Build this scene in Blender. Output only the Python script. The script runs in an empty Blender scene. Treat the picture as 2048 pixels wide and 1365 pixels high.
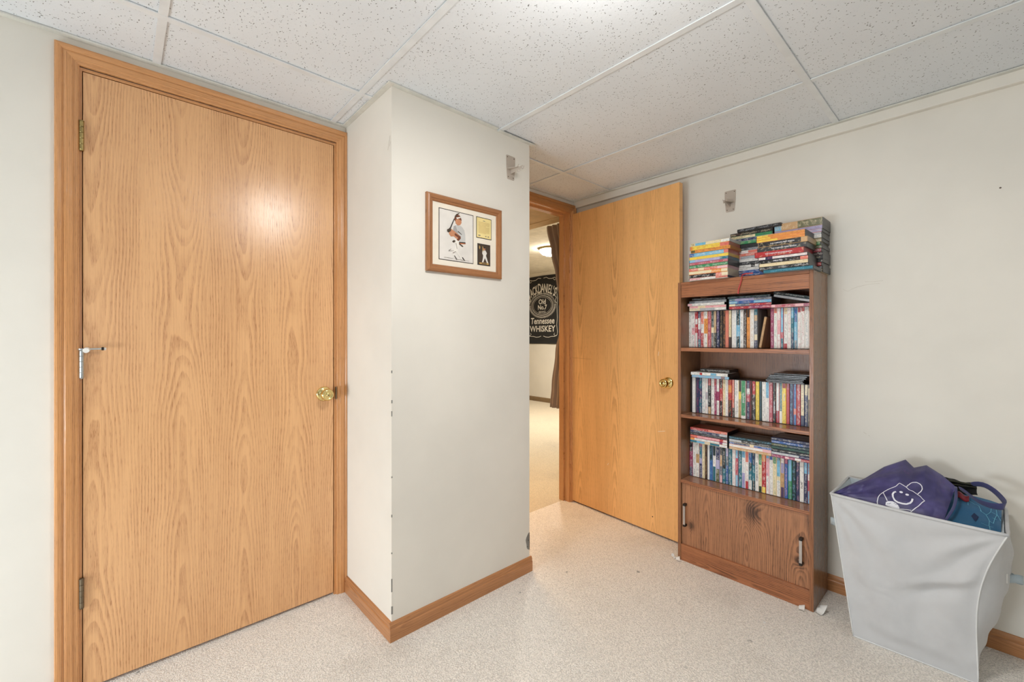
import bpy, math, random, re
from mathutils import Vector, Matrix
R = math.radians
rnd = random.Random(7)
C = bpy.context.scene.collection
scene = bpy.context.scene

# ------------------------------------------------------------------ camera
F_PX = 863.5
cam_d = bpy.data.cameras.new('camera'); cam = bpy.data.objects.new('camera', cam_d); C.objects.link(cam)
cam.location = (0, 0, 1.155); cam.rotation_euler = (R(90), 0, R(47.7608 - 90))
cam_d.sensor_width = 36; cam_d.lens = F_PX * 36 / 2048; cam_d.shift_y = -6.5 / 2048
cam_d.clip_start = .02
scene.camera = cam
# ------------------------------------------------------------------ colour management and light
vs = scene.view_settings
vs.view_transform = 'Standard'; vs.look = 'None'; vs.gamma = 1; vs.use_curve_mapping = False; vs.exposure = .70
scene.cycles.max_bounces = 10; scene.cycles.diffuse_bounces = 6; scene.cycles.glossy_bounces = 4
scene.cycles.use_denoising = True
scene.cycles.sample_clamp_indirect = 6
scene.cycles.blur_glossy = .5
wd = bpy.data.worlds.new('world'); scene.world = wd; wd.use_nodes = True
wd.node_tree.nodes['Background'].inputs[0].default_value = (.72, .86, 1, 1)
wd.node_tree.nodes['Background'].inputs[1].default_value = .3

def area(name, loc, target, size, power, col, size_y=None, shape=None):
    d = bpy.data.lights.new(name, 'AREA'); d.energy = power; d.color = col; d.size = size
    d.shape = shape or ('RECTANGLE' if size_y else 'SQUARE')
    if size_y: d.size_y = size_y
    o = bpy.data.objects.new(name, d); C.objects.link(o); o.location = loc
    o.rotation_euler = (Vector(target) - Vector(loc)).to_track_quat('-Z', 'Y').to_euler()
    return o
LAMP = area('ceiling_lamp_light', (.79, .56, 2.062), (.79, .56, 0), .26, 7.6, (1, .97, .93), shape='DISK')
_d = bpy.data.lights.new('ceiling_lamp_glow', 'POINT'); _d.energy = 3.6; _d.color = (1, .98, .95); _d.shadow_soft_size = .05
_o = bpy.data.objects.new('ceiling_lamp_glow', _d); C.objects.link(_o); _o.location = (.79, .56, 1.93)
WSIDE = area('side_window_daylight', (-1.94, 1.15, .60), (.76, 1.3, -.45), .9, 25, (.86, .94, 1), .6)
WBACK = area('back_window_daylight', (-.55, -2.36, 1.3), (.3, 1.5, 1.2), 1.5, 2, (.88, .95, 1), 1.3)
FAR1 = area('next_room_lamp_light', (4.19, 3.85, 2.21), (4.19, 3.85, 0), .3, 38, (1, .97, .92), shape='DISK')
FAR2 = area('hall_lamp_light', (1.95, 2.6, 2.0), (1.93, 2.45, 0), .3, 4.2, (1, .62, .28)); FAR2.data.spread = R(85)

# ------------------------------------------------------------------ colour helpers
def lin(c):
    return tuple(((v / 255) / 12.92 if v / 255 <= .04045 else ((v / 255 + .055) / 1.055) ** 2.4) for v in c[:3]) + (1,)

class NT:
    """tiny node expression helper"""
    def __init__(s, name):
        s.m = bpy.data.materials.new(name); s.m.use_nodes = True
        s.t = s.m.node_tree; s.b = s.t.nodes['Principled BSDF']
    def new(s, typ, **kw):
        n = s.t.nodes.new(typ)
        for k, v in kw.items(): setattr(n, k, v)
        return n
    def put(s, sock, v):
        if isinstance(v, bpy.types.NodeSocket): s.t.links.new(v, sock)
        elif v is not None:
            try: sock.default_value = v
            except Exception: sock.default_value = (v, v, v)
    def math(s, op, a, b=None, c=None, clamp=False):
        n = s.new('ShaderNodeMath', operation=op, use_clamp=clamp)
        s.put(n.inputs[0], a)
        if b is not None: s.put(n.inputs[1], b)
        if c is not None: s.put(n.inputs[2], c)
        return n.outputs[0]
    def add(s, a, b): return s.math('ADD', a, b)
    def sub(s, a, b): return s.math('SUBTRACT', a, b)
    def mul(s, a, b): return s.math('MULTIPLY', a, b)
    def coord(s, kind='Object'): return s.new('ShaderNodeTexCoord').outputs[kind]
    def sep(s, v):
        n = s.new('ShaderNodeSeparateXYZ'); s.put(n.inputs[0], v); return n.outputs
    def comb(s, x, y, z):
        n = s.new('ShaderNodeCombineXYZ')
        for i, v in enumerate((x, y, z)): s.put(n.inputs[i], v)
        return n.outputs[0]
    def noise(s, v, scale, detail=2, rough=.5, out=0):
        n = s.new('ShaderNodeTexNoise'); s.put(n.inputs['Vector'], v); s.put(n.inputs['Scale'], scale)
        n.inputs['Detail'].default_value = detail; n.inputs['Roughness'].default_value = rough
        return n.outputs[out]
    def voro(s, v, scale, out='Distance', rand=1, feature='F1'):
        n = s.new('ShaderNodeTexVoronoi', feature=feature); s.put(n.inputs['Vector'], v); n.inputs['Scale'].default_value = scale
        n.inputs['Randomness'].default_value = rand
        return n.outputs[out]
    def smooth(s, v, lo, hi, a=0, b=1):
        n = s.new('ShaderNodeMapRange', interpolation_type='SMOOTHSTEP'); s.put(n.inputs[0], v)
        for i, x in enumerate((lo, hi, a, b)): s.put(n.inputs[i + 1], x)
        return n.outputs[0]
    def mix(s, f, a, b):
        n = s.new('ShaderNodeMix', data_type='RGBA'); s.put(n.inputs[0], f); s.put(n.inputs[6], a); s.put(n.inputs[7], b)
        return n.outputs[2]
    def bump(s, h, strength=.3, dist=.001, nrm=None):
        n = s.new('ShaderNodeBump'); n.inputs['Strength'].default_value = strength; n.inputs['Distance'].default_value = dist
        s.put(n.inputs['Height'], h)
        if nrm: s.put(n.inputs['Normal'], nrm)
        s.t.links.new(n.outputs[0], s.b.inputs['Normal']); return n.outputs[0]
    def done(s, col=None, rough=None, metal=None, spec=None, **kw):
        if col is not None: s.put(s.b.inputs['Base Color'], col)
        if rough is not None: s.put(s.b.inputs['Roughness'], rough)
        if metal is not None: s.put(s.b.inputs['Metallic'], metal)
        if spec is not None: s.put(s.b.inputs['Specular IOR Level'], spec)
        for k, v in kw.items(): s.put(s.b.inputs[k.replace('_', ' ')], v)
        return s.m

def plain(name, rgb, rough=.5, metal=0, var=.06, spec=.5, bump=0, bscale=300):
    n = NT(name); c = lin(rgb)
    f = n.noise(n.coord(), 14, 3)
    d = tuple(x * (1 - var * 2) for x in c[:3]) + (1,)
    l = tuple(min(1, x * (1 + var)) for x in c[:3]) + (1,)
    if bump: n.bump(n.noise(n.coord(), bscale, 2), bump, .0006)
    return n.done(n.mix(n.smooth(f, .3, .7), d, l), rough, metal, spec)

def wood(name, across, grain, light, dark, W=.21, off=.3, spacing=.0065, D=.085, k=.065, mid=1.05, warp=.014, rough=.32,
         contrast=.8, pores=.5, knots=(), streak=.25, coat=0, rzs=1.0):
    """flat-sawn veneer: rings of a log cut lengthwise, repeated in leaves of width W"""
    n = NT(name); s = n.sep(n.coord()); ax = {'x': 0, 'y': 1, 'z': 2}
    a = s[ax[across]]; g = s[ax[grain]]
    au = n.add(n.math('DIVIDE', a, W), off + 50)
    idx = n.math('FLOOR', au)
    u = n.mul(n.sub(n.math('FRACT', au), .5), W)
    wn = n.new('ShaderNodeTexWhiteNoise', noise_dimensions='1D'); n.put(wn.inputs['W'], idx)
    rz = wn.outputs['Value']
    w1 = n.sub(n.noise(n.comb(n.mul(a, 5), n.mul(g, 1.6), n.mul(idx, 3.7)), 1, 2, .5), .5)
    w2 = n.sub(n.noise(n.comb(n.mul(a, 45), n.mul(g, 5), idx), 1, 2, .5), .5)
    gm = n.add(n.sub(g, mid), n.mul(n.sub(rz, .5), .35 * rzs))
    d = n.sub(D, n.mul(n.math('SQRT', n.add(n.mul(gm, gm), .02)), k))
    d = n.add(d, n.mul(w1, warp * 3))
    uu = n.add(u, n.mul(n.sub(rz, .5), W * .25 * rzs))
    r = n.math('SQRT', n.add(n.mul(uu, uu), n.mul(d, d)))
    r = n.add(r, n.mul(w2, .0045)); dk = None
    for (ca, cg, rad) in knots:
        dx = n.math('DIVIDE', n.sub(a, ca), rad); dz = n.math('DIVIDE', n.sub(g, cg), rad * 1.35)
        q = n.math('EXPONENT', n.mul(n.add(n.mul(dx, dx), n.mul(dz, dz)), -.8))
        r = n.add(r, n.mul(q, rad * 1.1)); q2 = n.math('POWER', q, 2.2)
        dk = q2 if dk is None else n.add(dk, q2)
    ph = n.math('FRACT', n.math('DIVIDE', r, spacing))
    ring = n.mul(n.smooth(ph, .15, .82), n.smooth(ph, 1.0, .9))
    por = n.smooth(n.noise(n.comb(n.mul(a, 700), n.mul(g, 28), idx), 1, 2, .6), .52, .68)
    fine = n.noise(n.comb(n.mul(a, 260), n.mul(g, 5), idx), 1, 3, .6)
    big = n.noise(n.comb(n.mul(a, 9), n.mul(g, .9), 4), 1, 2)
    vary = n.smooth(n.noise(n.comb(n.mul(a, 16), n.mul(g, 2.2), idx), 1, 2), .3, .7, .35, 1.25)
    f = n.mul(n.mul(ring, vary), n.add(.45, n.mul(por, pores)))
    f = n.add(n.mul(f, contrast), n.mul(n.sub(fine, .5), streak * 1.4))
    f = n.add(f, n.mul(n.sub(big, .5), .55)); f = n.add(f, n.mul(por, .12))
    if dk is not None: f = n.add(f, n.mul(dk, .75))
    f = n.math('ADD', f, .08, clamp=True)
    n.bump(n.mul(por, -1), .25, .0003)
    return n.done(n.mix(f, lin(light), lin(dark)), rough, 0, .5, Coat_Weight=coat, Coat_Roughness=.24)

OAK_L, OAK_D = (224, 174, 120), (176, 122, 74)
M = {}
M['oak_door'] = wood('oak_veneer', 'x', 'z', (229, 178, 127), (172, 118, 76), W=.2, D=.075, k=.046, mid=1.15, spacing=.0072, rough=.26, contrast=.62, warp=.020, streak=.62, pores=1.0, coat=.4)
M['oak_door_amber'] = wood('amber_oak_veneer', 'x', 'z', (246, 190, 124), (180, 122, 68), W=.28, off=.143, D=.075, k=.05, mid=1.0, spacing=.0078, rough=.34, contrast=.66, warp=.007, rzs=.3, streak=.3)
for key, ac, gr in (('x', 'z', 'x'), ('z', 'x', 'z'), ('y', 'z', 'y'), ('zy', 'y', 'z')):
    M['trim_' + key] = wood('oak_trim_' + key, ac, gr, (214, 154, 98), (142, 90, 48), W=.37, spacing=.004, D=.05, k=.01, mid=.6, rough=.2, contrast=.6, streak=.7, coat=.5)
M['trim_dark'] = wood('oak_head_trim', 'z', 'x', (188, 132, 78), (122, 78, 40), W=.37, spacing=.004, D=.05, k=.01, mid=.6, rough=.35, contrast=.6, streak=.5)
WL, WD_ = (176, 118, 80), (84, 50, 34)
M['base_x'] = wood('oak_baseboard_x', 'z', 'x', (190, 134, 88), (132, 84, 50), W=.37, spacing=.004, D=.05, k=.01, mid=.6, rough=.3, contrast=.6, streak=.7)
M['base_y'] = wood('oak_baseboard_y', 'z', 'y', (190, 134, 88), (132, 84, 50), W=.37, spacing=.004, D=.05, k=.01, mid=.6, rough=.3, contrast=.6, streak=.7)
M['walnut_y'] = wood('walnut_laminate_y', 'z', 'y', (172, 110, 72), (80, 46, 30), W=.12, spacing=.006, D=.03, k=.04, mid=.1, rough=.3, contrast=1.1, streak=1.0)
M['walnut_z'] = wood('walnut_laminate_z', 'y', 'z', (156, 104, 70), (74, 46, 32), W=.2, spacing=.006, D=.03, k=.03, mid=.6, rough=.3, contrast=.9, streak=1.0)
M['walnut_side'] = wood('walnut_laminate_side', 'x', 'z', (146, 106, 74), (72, 50, 34), W=.16, spacing=.006, D=.03, k=.03, mid=.6, rough=.25, contrast=.5, streak=.5)
M['walnut_top'] = wood('walnut_shelf_top', 'x', 'y', (170, 122, 92), (96, 62, 46), W=.2, spacing=.006, D=.03, k=.03, mid=.2, rough=.16, contrast=.4, streak=.5)
M['walnut_door'] = wood('walnut_cabinet_door', 'y', 'z', (176, 122, 86), (62, 38, 26), W=.19, off=.18, spacing=.0085, D=.05, k=.12, mid=.5, warp=.035, rough=.36,
                        contrast=.75, streak=1.1, knots=((.24, .345, .045), (.53, .19, .022), (.055, .19, .02)))

def wall_mat(name, rgb):
    n = NT(name); o = n.coord()
    f = n.noise(o, 1.7, 4, .55); g = n.noise(o, 9, 3, .6)
    c = lin(rgb); d = tuple(x * .93 for x in c[:3]) + (1,)
    f2 = n.add(n.smooth(f, .35, .7), n.mul(n.sub(g, .5), .5))
    spk = n.smooth(n.voro(o, 3.2), .012, .006)
    col = n.mix(n.math('ADD', f2, 0, clamp=True), d, c)
    col = n.mix(n.mul(spk, .5), col, lin((140, 132, 120)))
    n.bump(n.noise(o, 120, 3), .12, .0006)
    return n.done(col, .62, 0, .3)
M['wall'] = wall_mat('cream_wall_paint', (233, 229, 220))
M['wall_warm'] = wall_mat('warm_wall_paint', (232, 226, 212))

def carpet(name, rgb):
    n = NT(name); o = n.coord(); c = lin(rgb)
    tw = n.noise(o, 26, 3, .6, out=1)
    wv = n.new('ShaderNodeVectorMath', operation='MULTIPLY_ADD'); n.put(wv.inputs[0], tw)
    wv.inputs[1].default_value = (.022, .022, .022); n.put(wv.inputs[2], o)
    v = n.voro(wv.outputs[0], 185); v2 = n.noise(wv.outputs[0], 300, 3, .6)
    big = n.noise(o, 2.1, 4, .6); st = n.noise(o, 5.5, 4, .6)
    tuft = n.add(n.mul(n.smooth(v, .1, .75), .8), n.mul(n.smooth(v2, .35, .65), .5))
    dark = tuple(x * .5 for x in c[:3]) + (1,)
    lite = tuple(min(1, x * 1.16) for x in c[:3]) + (1,)
    col = n.mix(n.math('SUBTRACT', n.mul(tuft, .8), .44, clamp=True), lite, dark)
    col = n.mix(n.mul(n.smooth(big, .5, .72), .22), col, lin((172, 160, 146)))
    sp = n.mul(n.smooth(n.voro(wv.outputs[0], 8.5), .10, .05), n.smooth(st, .50, .56))
    col = n.mix(n.mul(sp, .7), col, lin((112, 112, 106)))
    n.bump(n.sub(n.mul(v2, .9), v), .8, .005)
    return n.done(col, 1, 0, .05, Sheen_Weight=.25)
M['carpet'] = carpet('beige_frieze_carpet', (240, 232, 223))
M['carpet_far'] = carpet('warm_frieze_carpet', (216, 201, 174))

def tile_mat():
    n = NT('fissured_mineral_tile'); o = n.coord(); s = n.sep(o)
    w = n.noise(o, 30, 2, .5, out=1)
    wv = n.new('ShaderNodeVectorMath', operation='MULTIPLY_ADD'); n.put(wv.inputs[0], w); wv.inputs[1].default_value = (.03, .03, 0); n.put(wv.inputs[2], o)
    q = n.sep(wv.outputs[0])
    pin = n.smooth(n.voro(n.comb(s[0], s[1], 0), 105), .19, .10)
    keep = n.smooth(n.noise(n.comb(s[0], s[1], 0), 58, 1), .40, .46)
    fis = n.smooth(n.voro(n.comb(n.mul(q[0], 85), n.mul(q[1], 42), 0), 1), .14, .08)
    pin = n.mul(pin, keep)
    holes = n.math('MAXIMUM', pin, n.mul(fis, .8))
    crack = n.smooth(n.noise(wv.outputs[0], 120, 3, .7), .66, .72)
    h = n.math('MAXIMUM', holes, n.mul(crack, .4))
    big = n.noise(o, 3, 3)
    c = n.mix(big, lin((217, 222, 227)), lin((231, 235, 238)))
    c = n.mix(h, c, lin((92, 88, 82)))
    n.bump(n.sub(n.mul(n.noise(wv.outputs[0], 160, 3), .5), n.mul(h, 1.2)), .55, .0015)
    return n.done(c, .9, 0, .15)
M['tile'] = tile_mat()
M['tee'] = plain('white_enamel_tee', (224, 228, 230), .4, 0, .03)
M['angle'] = plain('aged_white_angle', (214, 214, 206), .4, 0, .05)
M['plenum'] = plain('dark_plenum', (60, 58, 54), .9)
M['stucco'] = plain('white_stucco', (226, 220, 206), .9, 0, .05, .2, .9, 45)
M['brass'] = plain('polished_brass', (226, 204, 140), .13, 1, .04)
M['brass_old'] = plain('tarnished_brass', (176, 156, 104), .35, 1, .15)
M['bronze'] = plain('dull_bronze', (128, 116, 98), .42, 1, .1)
M['chrome'] = plain('brushed_chrome', (196, 200, 200), .25, 1, .05)
M['black'] = plain('black_gap', (18, 12, 10), .8)
M['black_metal'] = plain('black_metal', (34, 30, 28), .4, .3)
M['pewter'] = plain('satin_pewter', (190, 184, 180), .3, .6)
M['rubber'] = plain('white_rubber', (226, 224, 218), .6)
M['bracket'] = plain('taupe_enamel', (188, 176, 164), .42, .1, .04)
M['screw'] = plain('screw_heads', (104, 92, 80), .5, .6)
M['plastic_black'] = plain('black_case_plastic', (30, 30, 32), .32, 0, .08)
M['plastic_side'] = plain('case_edge_plastic', (66, 60, 54), .4, 0, .1)
M['paper'] = plain('white_paper', (236, 234, 230), .8)
M['steel_patch'] = plain('bare_corner_bead', (142, 142, 138), .5, .2, .15)
M['scuff'] = plain('wall_scuff', (216, 210, 197), .8)
M['hamper'] = None
def fabric(name, rgb, scale=900, rough=.85, var=.08, b=.25, sheen=.2):
    n = NT(name); o = n.coord(); s = n.sep(o); c = lin(rgb)
    v = n.noise(n.comb(n.mul(s[0], 1), n.mul(s[1], 1), n.mul(s[2], .45)), scale * .6, 2)
    f = n.noise(o, 7, 4, .6)
    lo = tuple(x * (1 - var * 2) for x in c[:3]) + (1,); hi = tuple(min(1, x * (1 + var)) for x in c[:3]) + (1,)
    n.bump(v, b, .0004)
    return n.done(n.mix(f, lo, hi), rough, 0, .25, Sheen_Weight=sheen)
M['hamper'] = fabric('grey_polyester_canvas', (201, 202, 204))
M['hamper_in'] = fabric('pale_blue_lining', (206, 218, 224))
M['piping'] = fabric('white_piping', (224, 226, 226))
M['strap_grey'] = fabric('blue_grey_webbing', (178, 192, 200), 1400)
M['tote'] = None
def tote_mat():
    n = NT('purple_nonwoven_fabric'); o = n.coord()
    f = n.noise(o, 9, 3, .6); g = n.noise(o, 23, 3, .6)
    c = n.mix(n.smooth(f, .35, .68), lin((54, 50, 94)), lin((80, 74, 128)))
    c = n.mix(n.mul(n.smooth(g, .6, .75), .5), c, lin((104, 66, 118)))
    n.bump(n.add(n.noise(o, 18, 4), n.mul(n.voro(o, 500), .05)), .55, .006)
    return n.done(c, .45, 0, .5)
M['tote'] = tote_mat()
M['tote_strap'] = fabric('navy_webbing', (66, 68, 112), 1500, .6)
M['blue_cloth'] = fabric('blue_printed_cloth', (28, 92, 132), 1200, .6)
M['navy_print'] = plain('navy_print', (18, 40, 78), .6)
M['web_print'] = plain('pale_blue_print', (108, 182, 208), .6)
M['white_print'] = plain('white_print', (232, 232, 240), .5)
M['olive_cloth'] = fabric('olive_black_cloth', (58, 58, 46), 900)
M['black_cloth'] = fabric('black_cloth', (20, 20, 20), 900)
M['red_cloth'] = fabric('dark_red_cloth', (120, 26, 40), 900)
M['curtain'] = fabric('taupe_curtain', (150, 130, 116), 1500, .6, .1, .2, .5)
M['banner'] = fabric('black_banner_cloth', (30, 29, 27), 1500, .8)
M['banner_print'] = plain('off_white_print', (214, 208, 196), .8)
M['base_far'] = plain('brown_baseboard', (132, 108, 76), .5)
M['soffit'] = plain('warm_lit_soffit', (208, 178, 134), .7, 0, .05)  # ochre tone is the next room's warm light put into the soffit colour
M['picture_frame'] = wood('frame_walnut', 'z', 'x', (168, 116, 76), (108, 66, 36), W=.5, spacing=.004, D=.05, k=.01, rough=.28, contrast=.5, streak=.6)
M['picture_frame_z'] = wood('frame_walnut_upright', 'x', 'z', (168, 116, 76), (108, 66, 36), W=.5, spacing=.004, D=.05, k=.01, rough=.28, contrast=.5, streak=.6)
M['mat_scratch'] = plain('pale_scratch', (232, 184, 128), .5)
M['mat'] = plain('cream_mat', (238, 230, 214), .8, 0, .02)
M['ribbon'] = plain('red_ribbon', (176, 52, 48), .5)
M['glass_lamp'] = None
n_ = NT('frosted_lamp_glass'); M['glass_lamp'] = n_.done(lin((250, 240, 220)), .4, Emission_Color=lin((255, 246, 228)), Emission_Strength=34.0)

def print_mat():
    """spine artwork: per-face colours with lettering scattered along the spine"""
    n = NT('printed_sleeve')
    ca = n.new('ShaderNodeAttribute', attribute_name='Col'); ia = n.new('ShaderNodeAttribute', attribute_name='Ink')
    uv = n.sep(n.coord('UV')); u, v = uv[0], uv[1]
    word = n.smooth(n.noise(n.comb(u, 0, 0), 34, 0), .44, .50)
    inband = n.smooth(n.math('ABSOLUTE', v), .30, .26)
    cell = n.noise(n.comb(n.mul(u, 520), n.mul(v, 2.6), 0), 1, 1)
    let = n.smooth(cell, .46, .54)
    gap = n.smooth(n.math('ABSOLUTE', n.sub(n.math('FRACT', n.mul(u, 210)), .5)), .47, .38)
    mk = n.mul(n.mul(n.mul(word, inband), n.mul(let, gap)), ia.outputs['Alpha'])
    sub_ = n.noise(n.comb(n.mul(u, 90), n.mul(v, 1.5), 3), 1, 3)
    c = n.mix(n.mul(n.smooth(sub_, .52, .68), .35), ca.outputs['Color'], ia.outputs['Color'])
    return n.done(n.mix(mk, c, ia.outputs['Color']), .28, 0, .5)
M['print'] = print_mat()

# ------------------------------------------------------------------ mesh helpers
class MB:
    def __init__(s): s.v = []; s.f = []; s.mi = []; s.mats = []; s.col = {}; s.uv = {}
    def mat(s, m):
        if m not in s.mats: s.mats.append(m)
        return s.mats.index(m)
    def face(s, idx, m, col=None, ink=None, uv=None):
        s.f.append(idx); s.mi.append(s.mat(m)); k = len(s.f) - 1
        if col: s.col[k] = (col, ink or (0, 0, 0, 0))
        if uv: s.uv[k] = uv
    def poly(s, pts, m, **k):
        b = len(s.v); s.v += [tuple(p) for p in pts]; s.face(list(range(b, b + len(pts))), m, **k)
    def box(s, lo, hi, m):
        x0, y0, z0 = lo; x1, y1, z1 = hi; b = len(s.v)
        s.v += [(x0, y0, z0), (x1, y0, z0), (x1, y1, z0), (x0, y1, z0), (x0, y0, z1), (x1, y0, z1), (x1, y1, z1), (x0, y1, z1)]
        for q in ((3, 2, 1, 0), (4, 5, 6, 7), (0, 1, 5, 4), (1, 2, 6, 5), (2, 3, 7, 6), (3, 0, 4, 7)): s.face([b + i for i in q], m)
        return s
    def prism(s, prof, ext, m):
        """closed profile (list of 3D points) swept by vector ext"""
        b = len(s.v); k = len(prof); e = Vector(ext)
        s.v += [tuple(p) for p in prof] + [tuple(Vector(p) + e) for p in prof]
        for i in range(k): j = (i + 1) % k; s.face([b + i, b + j, b + k + j, b + k + i], m)
        s.face(list(range(b + k - 1, b - 1, -1)), m); s.face(list(range(b + k, b + 2 * k)), m)
        return s
    def lathe(s, prof, m, n=24, mtx=None):
        """profile (r, h) turned about local z"""
        b = len(s.v); k = len(prof)
        for i in range(n):
            a = 2 * math.pi * i / n
            for r, h in prof:
                p = Vector((r * math.cos(a), r * math.sin(a), h))
                s.v.append(tuple(mtx @ p) if mtx else tuple(p))
        for i in range(n):
            j = (i + 1) % n
            for q in range(k - 1): s.face([b + i * k + q, b + j * k + q, b + j * k + q + 1, b + i * k + q + 1], m)
        return s
    def tube(s, pts, r, m, n=8, flat=1):
        pts = [Vector(p) for p in pts]; b = len(s.v)
        for i, p in enumerate(pts):
            t = (pts[min(i + 1, len(pts) - 1)] - pts[max(i - 1, 0)]).normalized()
            a = t.cross(Vector((0, 0, 1)))
            if a.length < .05: a = t.cross(Vector((1, 0, 0)))
            a.normalize(); c = t.cross(a).normalized()
            rr = r[i] if isinstance(r, (list, tuple)) else r
            for q in range(n):
                w = 2 * math.pi * q / n; s.v.append(tuple(p + a * math.cos(w) * rr + c * math.sin(w) * rr * flat))
        for i in range(len(pts) - 1):
            for q in range(n):
                w = (q + 1) % n; s.face([b + i * n + q, b + i * n + w, b + (i + 1) * n + w, b + (i + 1) * n + q], m)
        s.face(list(range(b + n - 1, b - 1, -1)), m); s.face(list(range(b + (len(pts) - 1) * n, b + len(pts) * n)), m)
        return s
    def grid(s, fn, nu, nv, m, thick=None):
        b = len(s.v)
        for i in range(nu + 1):
            for j in range(nv + 1): s.v.append(tuple(fn(i / nu, j / nv)))
        for i in range(nu):
            for j in range(nv):
                p = b + i * (nv + 1) + j; s.face([p, p + nv + 1, p + nv + 2, p + 1], m)
        return s
    def ribbon(s, pts, w, nrm, m):
        """flat line of width w lying on a surface with normal nrm"""
        pts = [Vector(p) for p in pts]; nrm = Vector(nrm); b = len(s.v)
        for i, p in enumerate(pts):
            t = (pts[min(i + 1, len(pts) - 1)] - pts[max(i - 1, 0)]).normalized(); c = t.cross(nrm).normalized() * w / 2
            s.v += [tuple(p - c), tuple(p + c)]
        for i in range(len(pts) - 1): q = b + 2 * i; s.face([q, q + 1, q + 3, q + 2], m)
        return s
    def obj(s, name, parent=None, base=None, smooth=False, bevel=0, seg=2, solid=0, sub=0, auto=0):
        base = Vector(base) if base else Vector((0, 0, 0))
        me = bpy.data.meshes.new(name)
        me.from_pydata([tuple(Vector(p) - base) for p in s.v], [], s.f)
        for m in s.mats: me.materials.append(m)
        me.polygons.foreach_set('material_index', s.mi)
        if s.col:
            ca = me.color_attributes.new('Col', 'FLOAT_COLOR', 'CORNER'); ia = me.color_attributes.new('Ink', 'FLOAT_COLOR', 'CORNER')
            ul = me.uv_layers.new(name='UVMap')
            for k, (c, i) in s.col.items():
                p = me.polygons[k]
                for q, li in enumerate(p.loop_indices):
                    ca.data[li].color = c; ia.data[li].color = i
                    if k in s.uv: ul.data[li].uv = s.uv[k][q]
        if smooth:
            for p in me.polygons: p.use_smooth = True
        me.update()
        o = bpy.data.objects.new(name, me); C.objects.link(o)
        if parent: o.parent = parent
        elif base.length: o.location = base
        if bevel:
            b = o.modifiers.new('bevel', 'BEVEL'); b.width = bevel; b.segments = seg; b.limit_method = 'ANGLE'; b.angle_limit = R(40)
        if solid:
            b = o.modifiers.new('solid', 'SOLIDIFY'); b.thickness = solid; b.offset = 0
        if sub:
            b = o.modifiers.new('sub', 'SUBSURF'); b.levels = sub; b.render_levels = sub
        return o

def tag(o, label=None, cat=None, group=None, kind=None):
    if label: o['label'] = label
    if cat: o['category'] = cat
    if group: o['group'] = group
    if kind: o['kind'] = kind
    return o
def thing(name, label, cat, loc, rot=(0, 0, 0), group=None):
    o = bpy.data.objects.new(name, None); C.objects.link(o); o.location = loc; o.rotation_euler = rot; o.empty_display_size = .1
    return tag(o, label, cat, group)
def part(mb, name, root, **k):
    """mesh given in world coordinates becomes a child of an unrotated root"""
    return mb.obj(name, root, base=root.location, **k)
def text_into(mb, s, size, mat, mtx, space=1.0, shear=0, offset=0, align='CENTER', sx=1):
    cu = bpy.data.curves.new('t', 'FONT'); cu.body = s; cu.size = size; cu.align_x = align; cu.align_y = 'CENTER'
    cu.space_character = space; cu.shear = shear; cu.resolution_u = 2; cu.offset = offset
    o = bpy.data.objects.new('t', cu); C.objects.link(o)
    me = bpy.data.meshes.new_from_object(o.evaluated_get(bpy.context.evaluated_depsgraph_get()))
    b = len(mb.v)
    for v in me.vertices: mb.v.append(tuple(mtx @ Vector((v.co.x * sx, v.co.y, v.co.z))))
    for p in me.polygons: mb.face([b + i for i in p.vertices], mat)
    bpy.data.objects.remove(o); bpy.data.meshes.remove(me); bpy.data.curves.remove(cu)

# ------------------------------------------------------------------ the setting
CZ = 2.116; YW = 1.975; XR = 2.410; XL = -1.95; YB = -2.45; T = .1
def struct(mb, name, **k):
    o = mb.obj(name, **k); o['kind'] = 'structure'; return o
floor = struct(MB().box((XL, YB, -.08), (XR, 2.03, 0), M['carpet']), 'floor')
struct(MB().box((-.5, 2.03, -.08), (7.2, 8.2, 0), M['carpet_far']), 'floor_next_room')
# left wall (holds both doors)
D1A, D1B, DH = -.102, .722, 2.031        # closed door opening
D2A, D2B = 1.525, 2.335                    # open doorway
w = MB()
w.box((XL - T, YW, 0), (D1A, YW + T - .01, 2.4), M['wall']); w.box((D1A, YW, DH + .004), (D1B, YW + T - .01, 2.4), M['wall'])
w.box((D1B, YW, 0), (D2A, YW + T - .01, 2.4), M['wall']); w.box((D2A, YW, DH + .004), (D2B + .002, YW + T - .01, 2.4), M['wall'])
w.box((D2B + .002, YW, 0), (XR + T, YW + T - .01, 2.4), M['wall'])
struct(w, 'wall_left')
struct(MB().box((XR, YB, 0), (XR + T, YW, 2.4), M['wall']), 'wall_right')
w = MB()
w.box((XL, YB - T, 0), (-1.4, YB, 2.4), M['wall']); w.box((.3, YB - T, 0), (XR, YB, 2.4), M['wall'])
w.box((-1.4, YB - T, 0), (.3, YB, .6), M['wall']); w.box((-1.4, YB - T, 2.0), (.3, YB, 2.4), M['wall'])
struct(w, 'wall_back')
w = MB()
w.box((XL - T, YB, 0), (XL, .68, 2.4), M['wall']); w.box((XL - T, 1.62, 0), (XL, YW, 2.4), M['wall'])
w.box((XL - T, .68, 0), (XL, 1.62, .22), M['wall']); w.box((XL - T, .68, 1.1), (XL, 1.62, 2.4), M['wall'])
struct(w, 'wall_side')
def win_frame(name, pts, a, b):
    m = MB()
    for p, q in zip(pts, pts[1:] + pts[:1]):
        lo = [min(p[i], q[i]) - (.03 if i != a else b) for i in range(3)]; hi = [max(p[i], q[i]) + (.03 if i != a else b) for i in range(3)]
        m.box(lo, hi, M['tee'])
    return struct(m, name)
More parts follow.
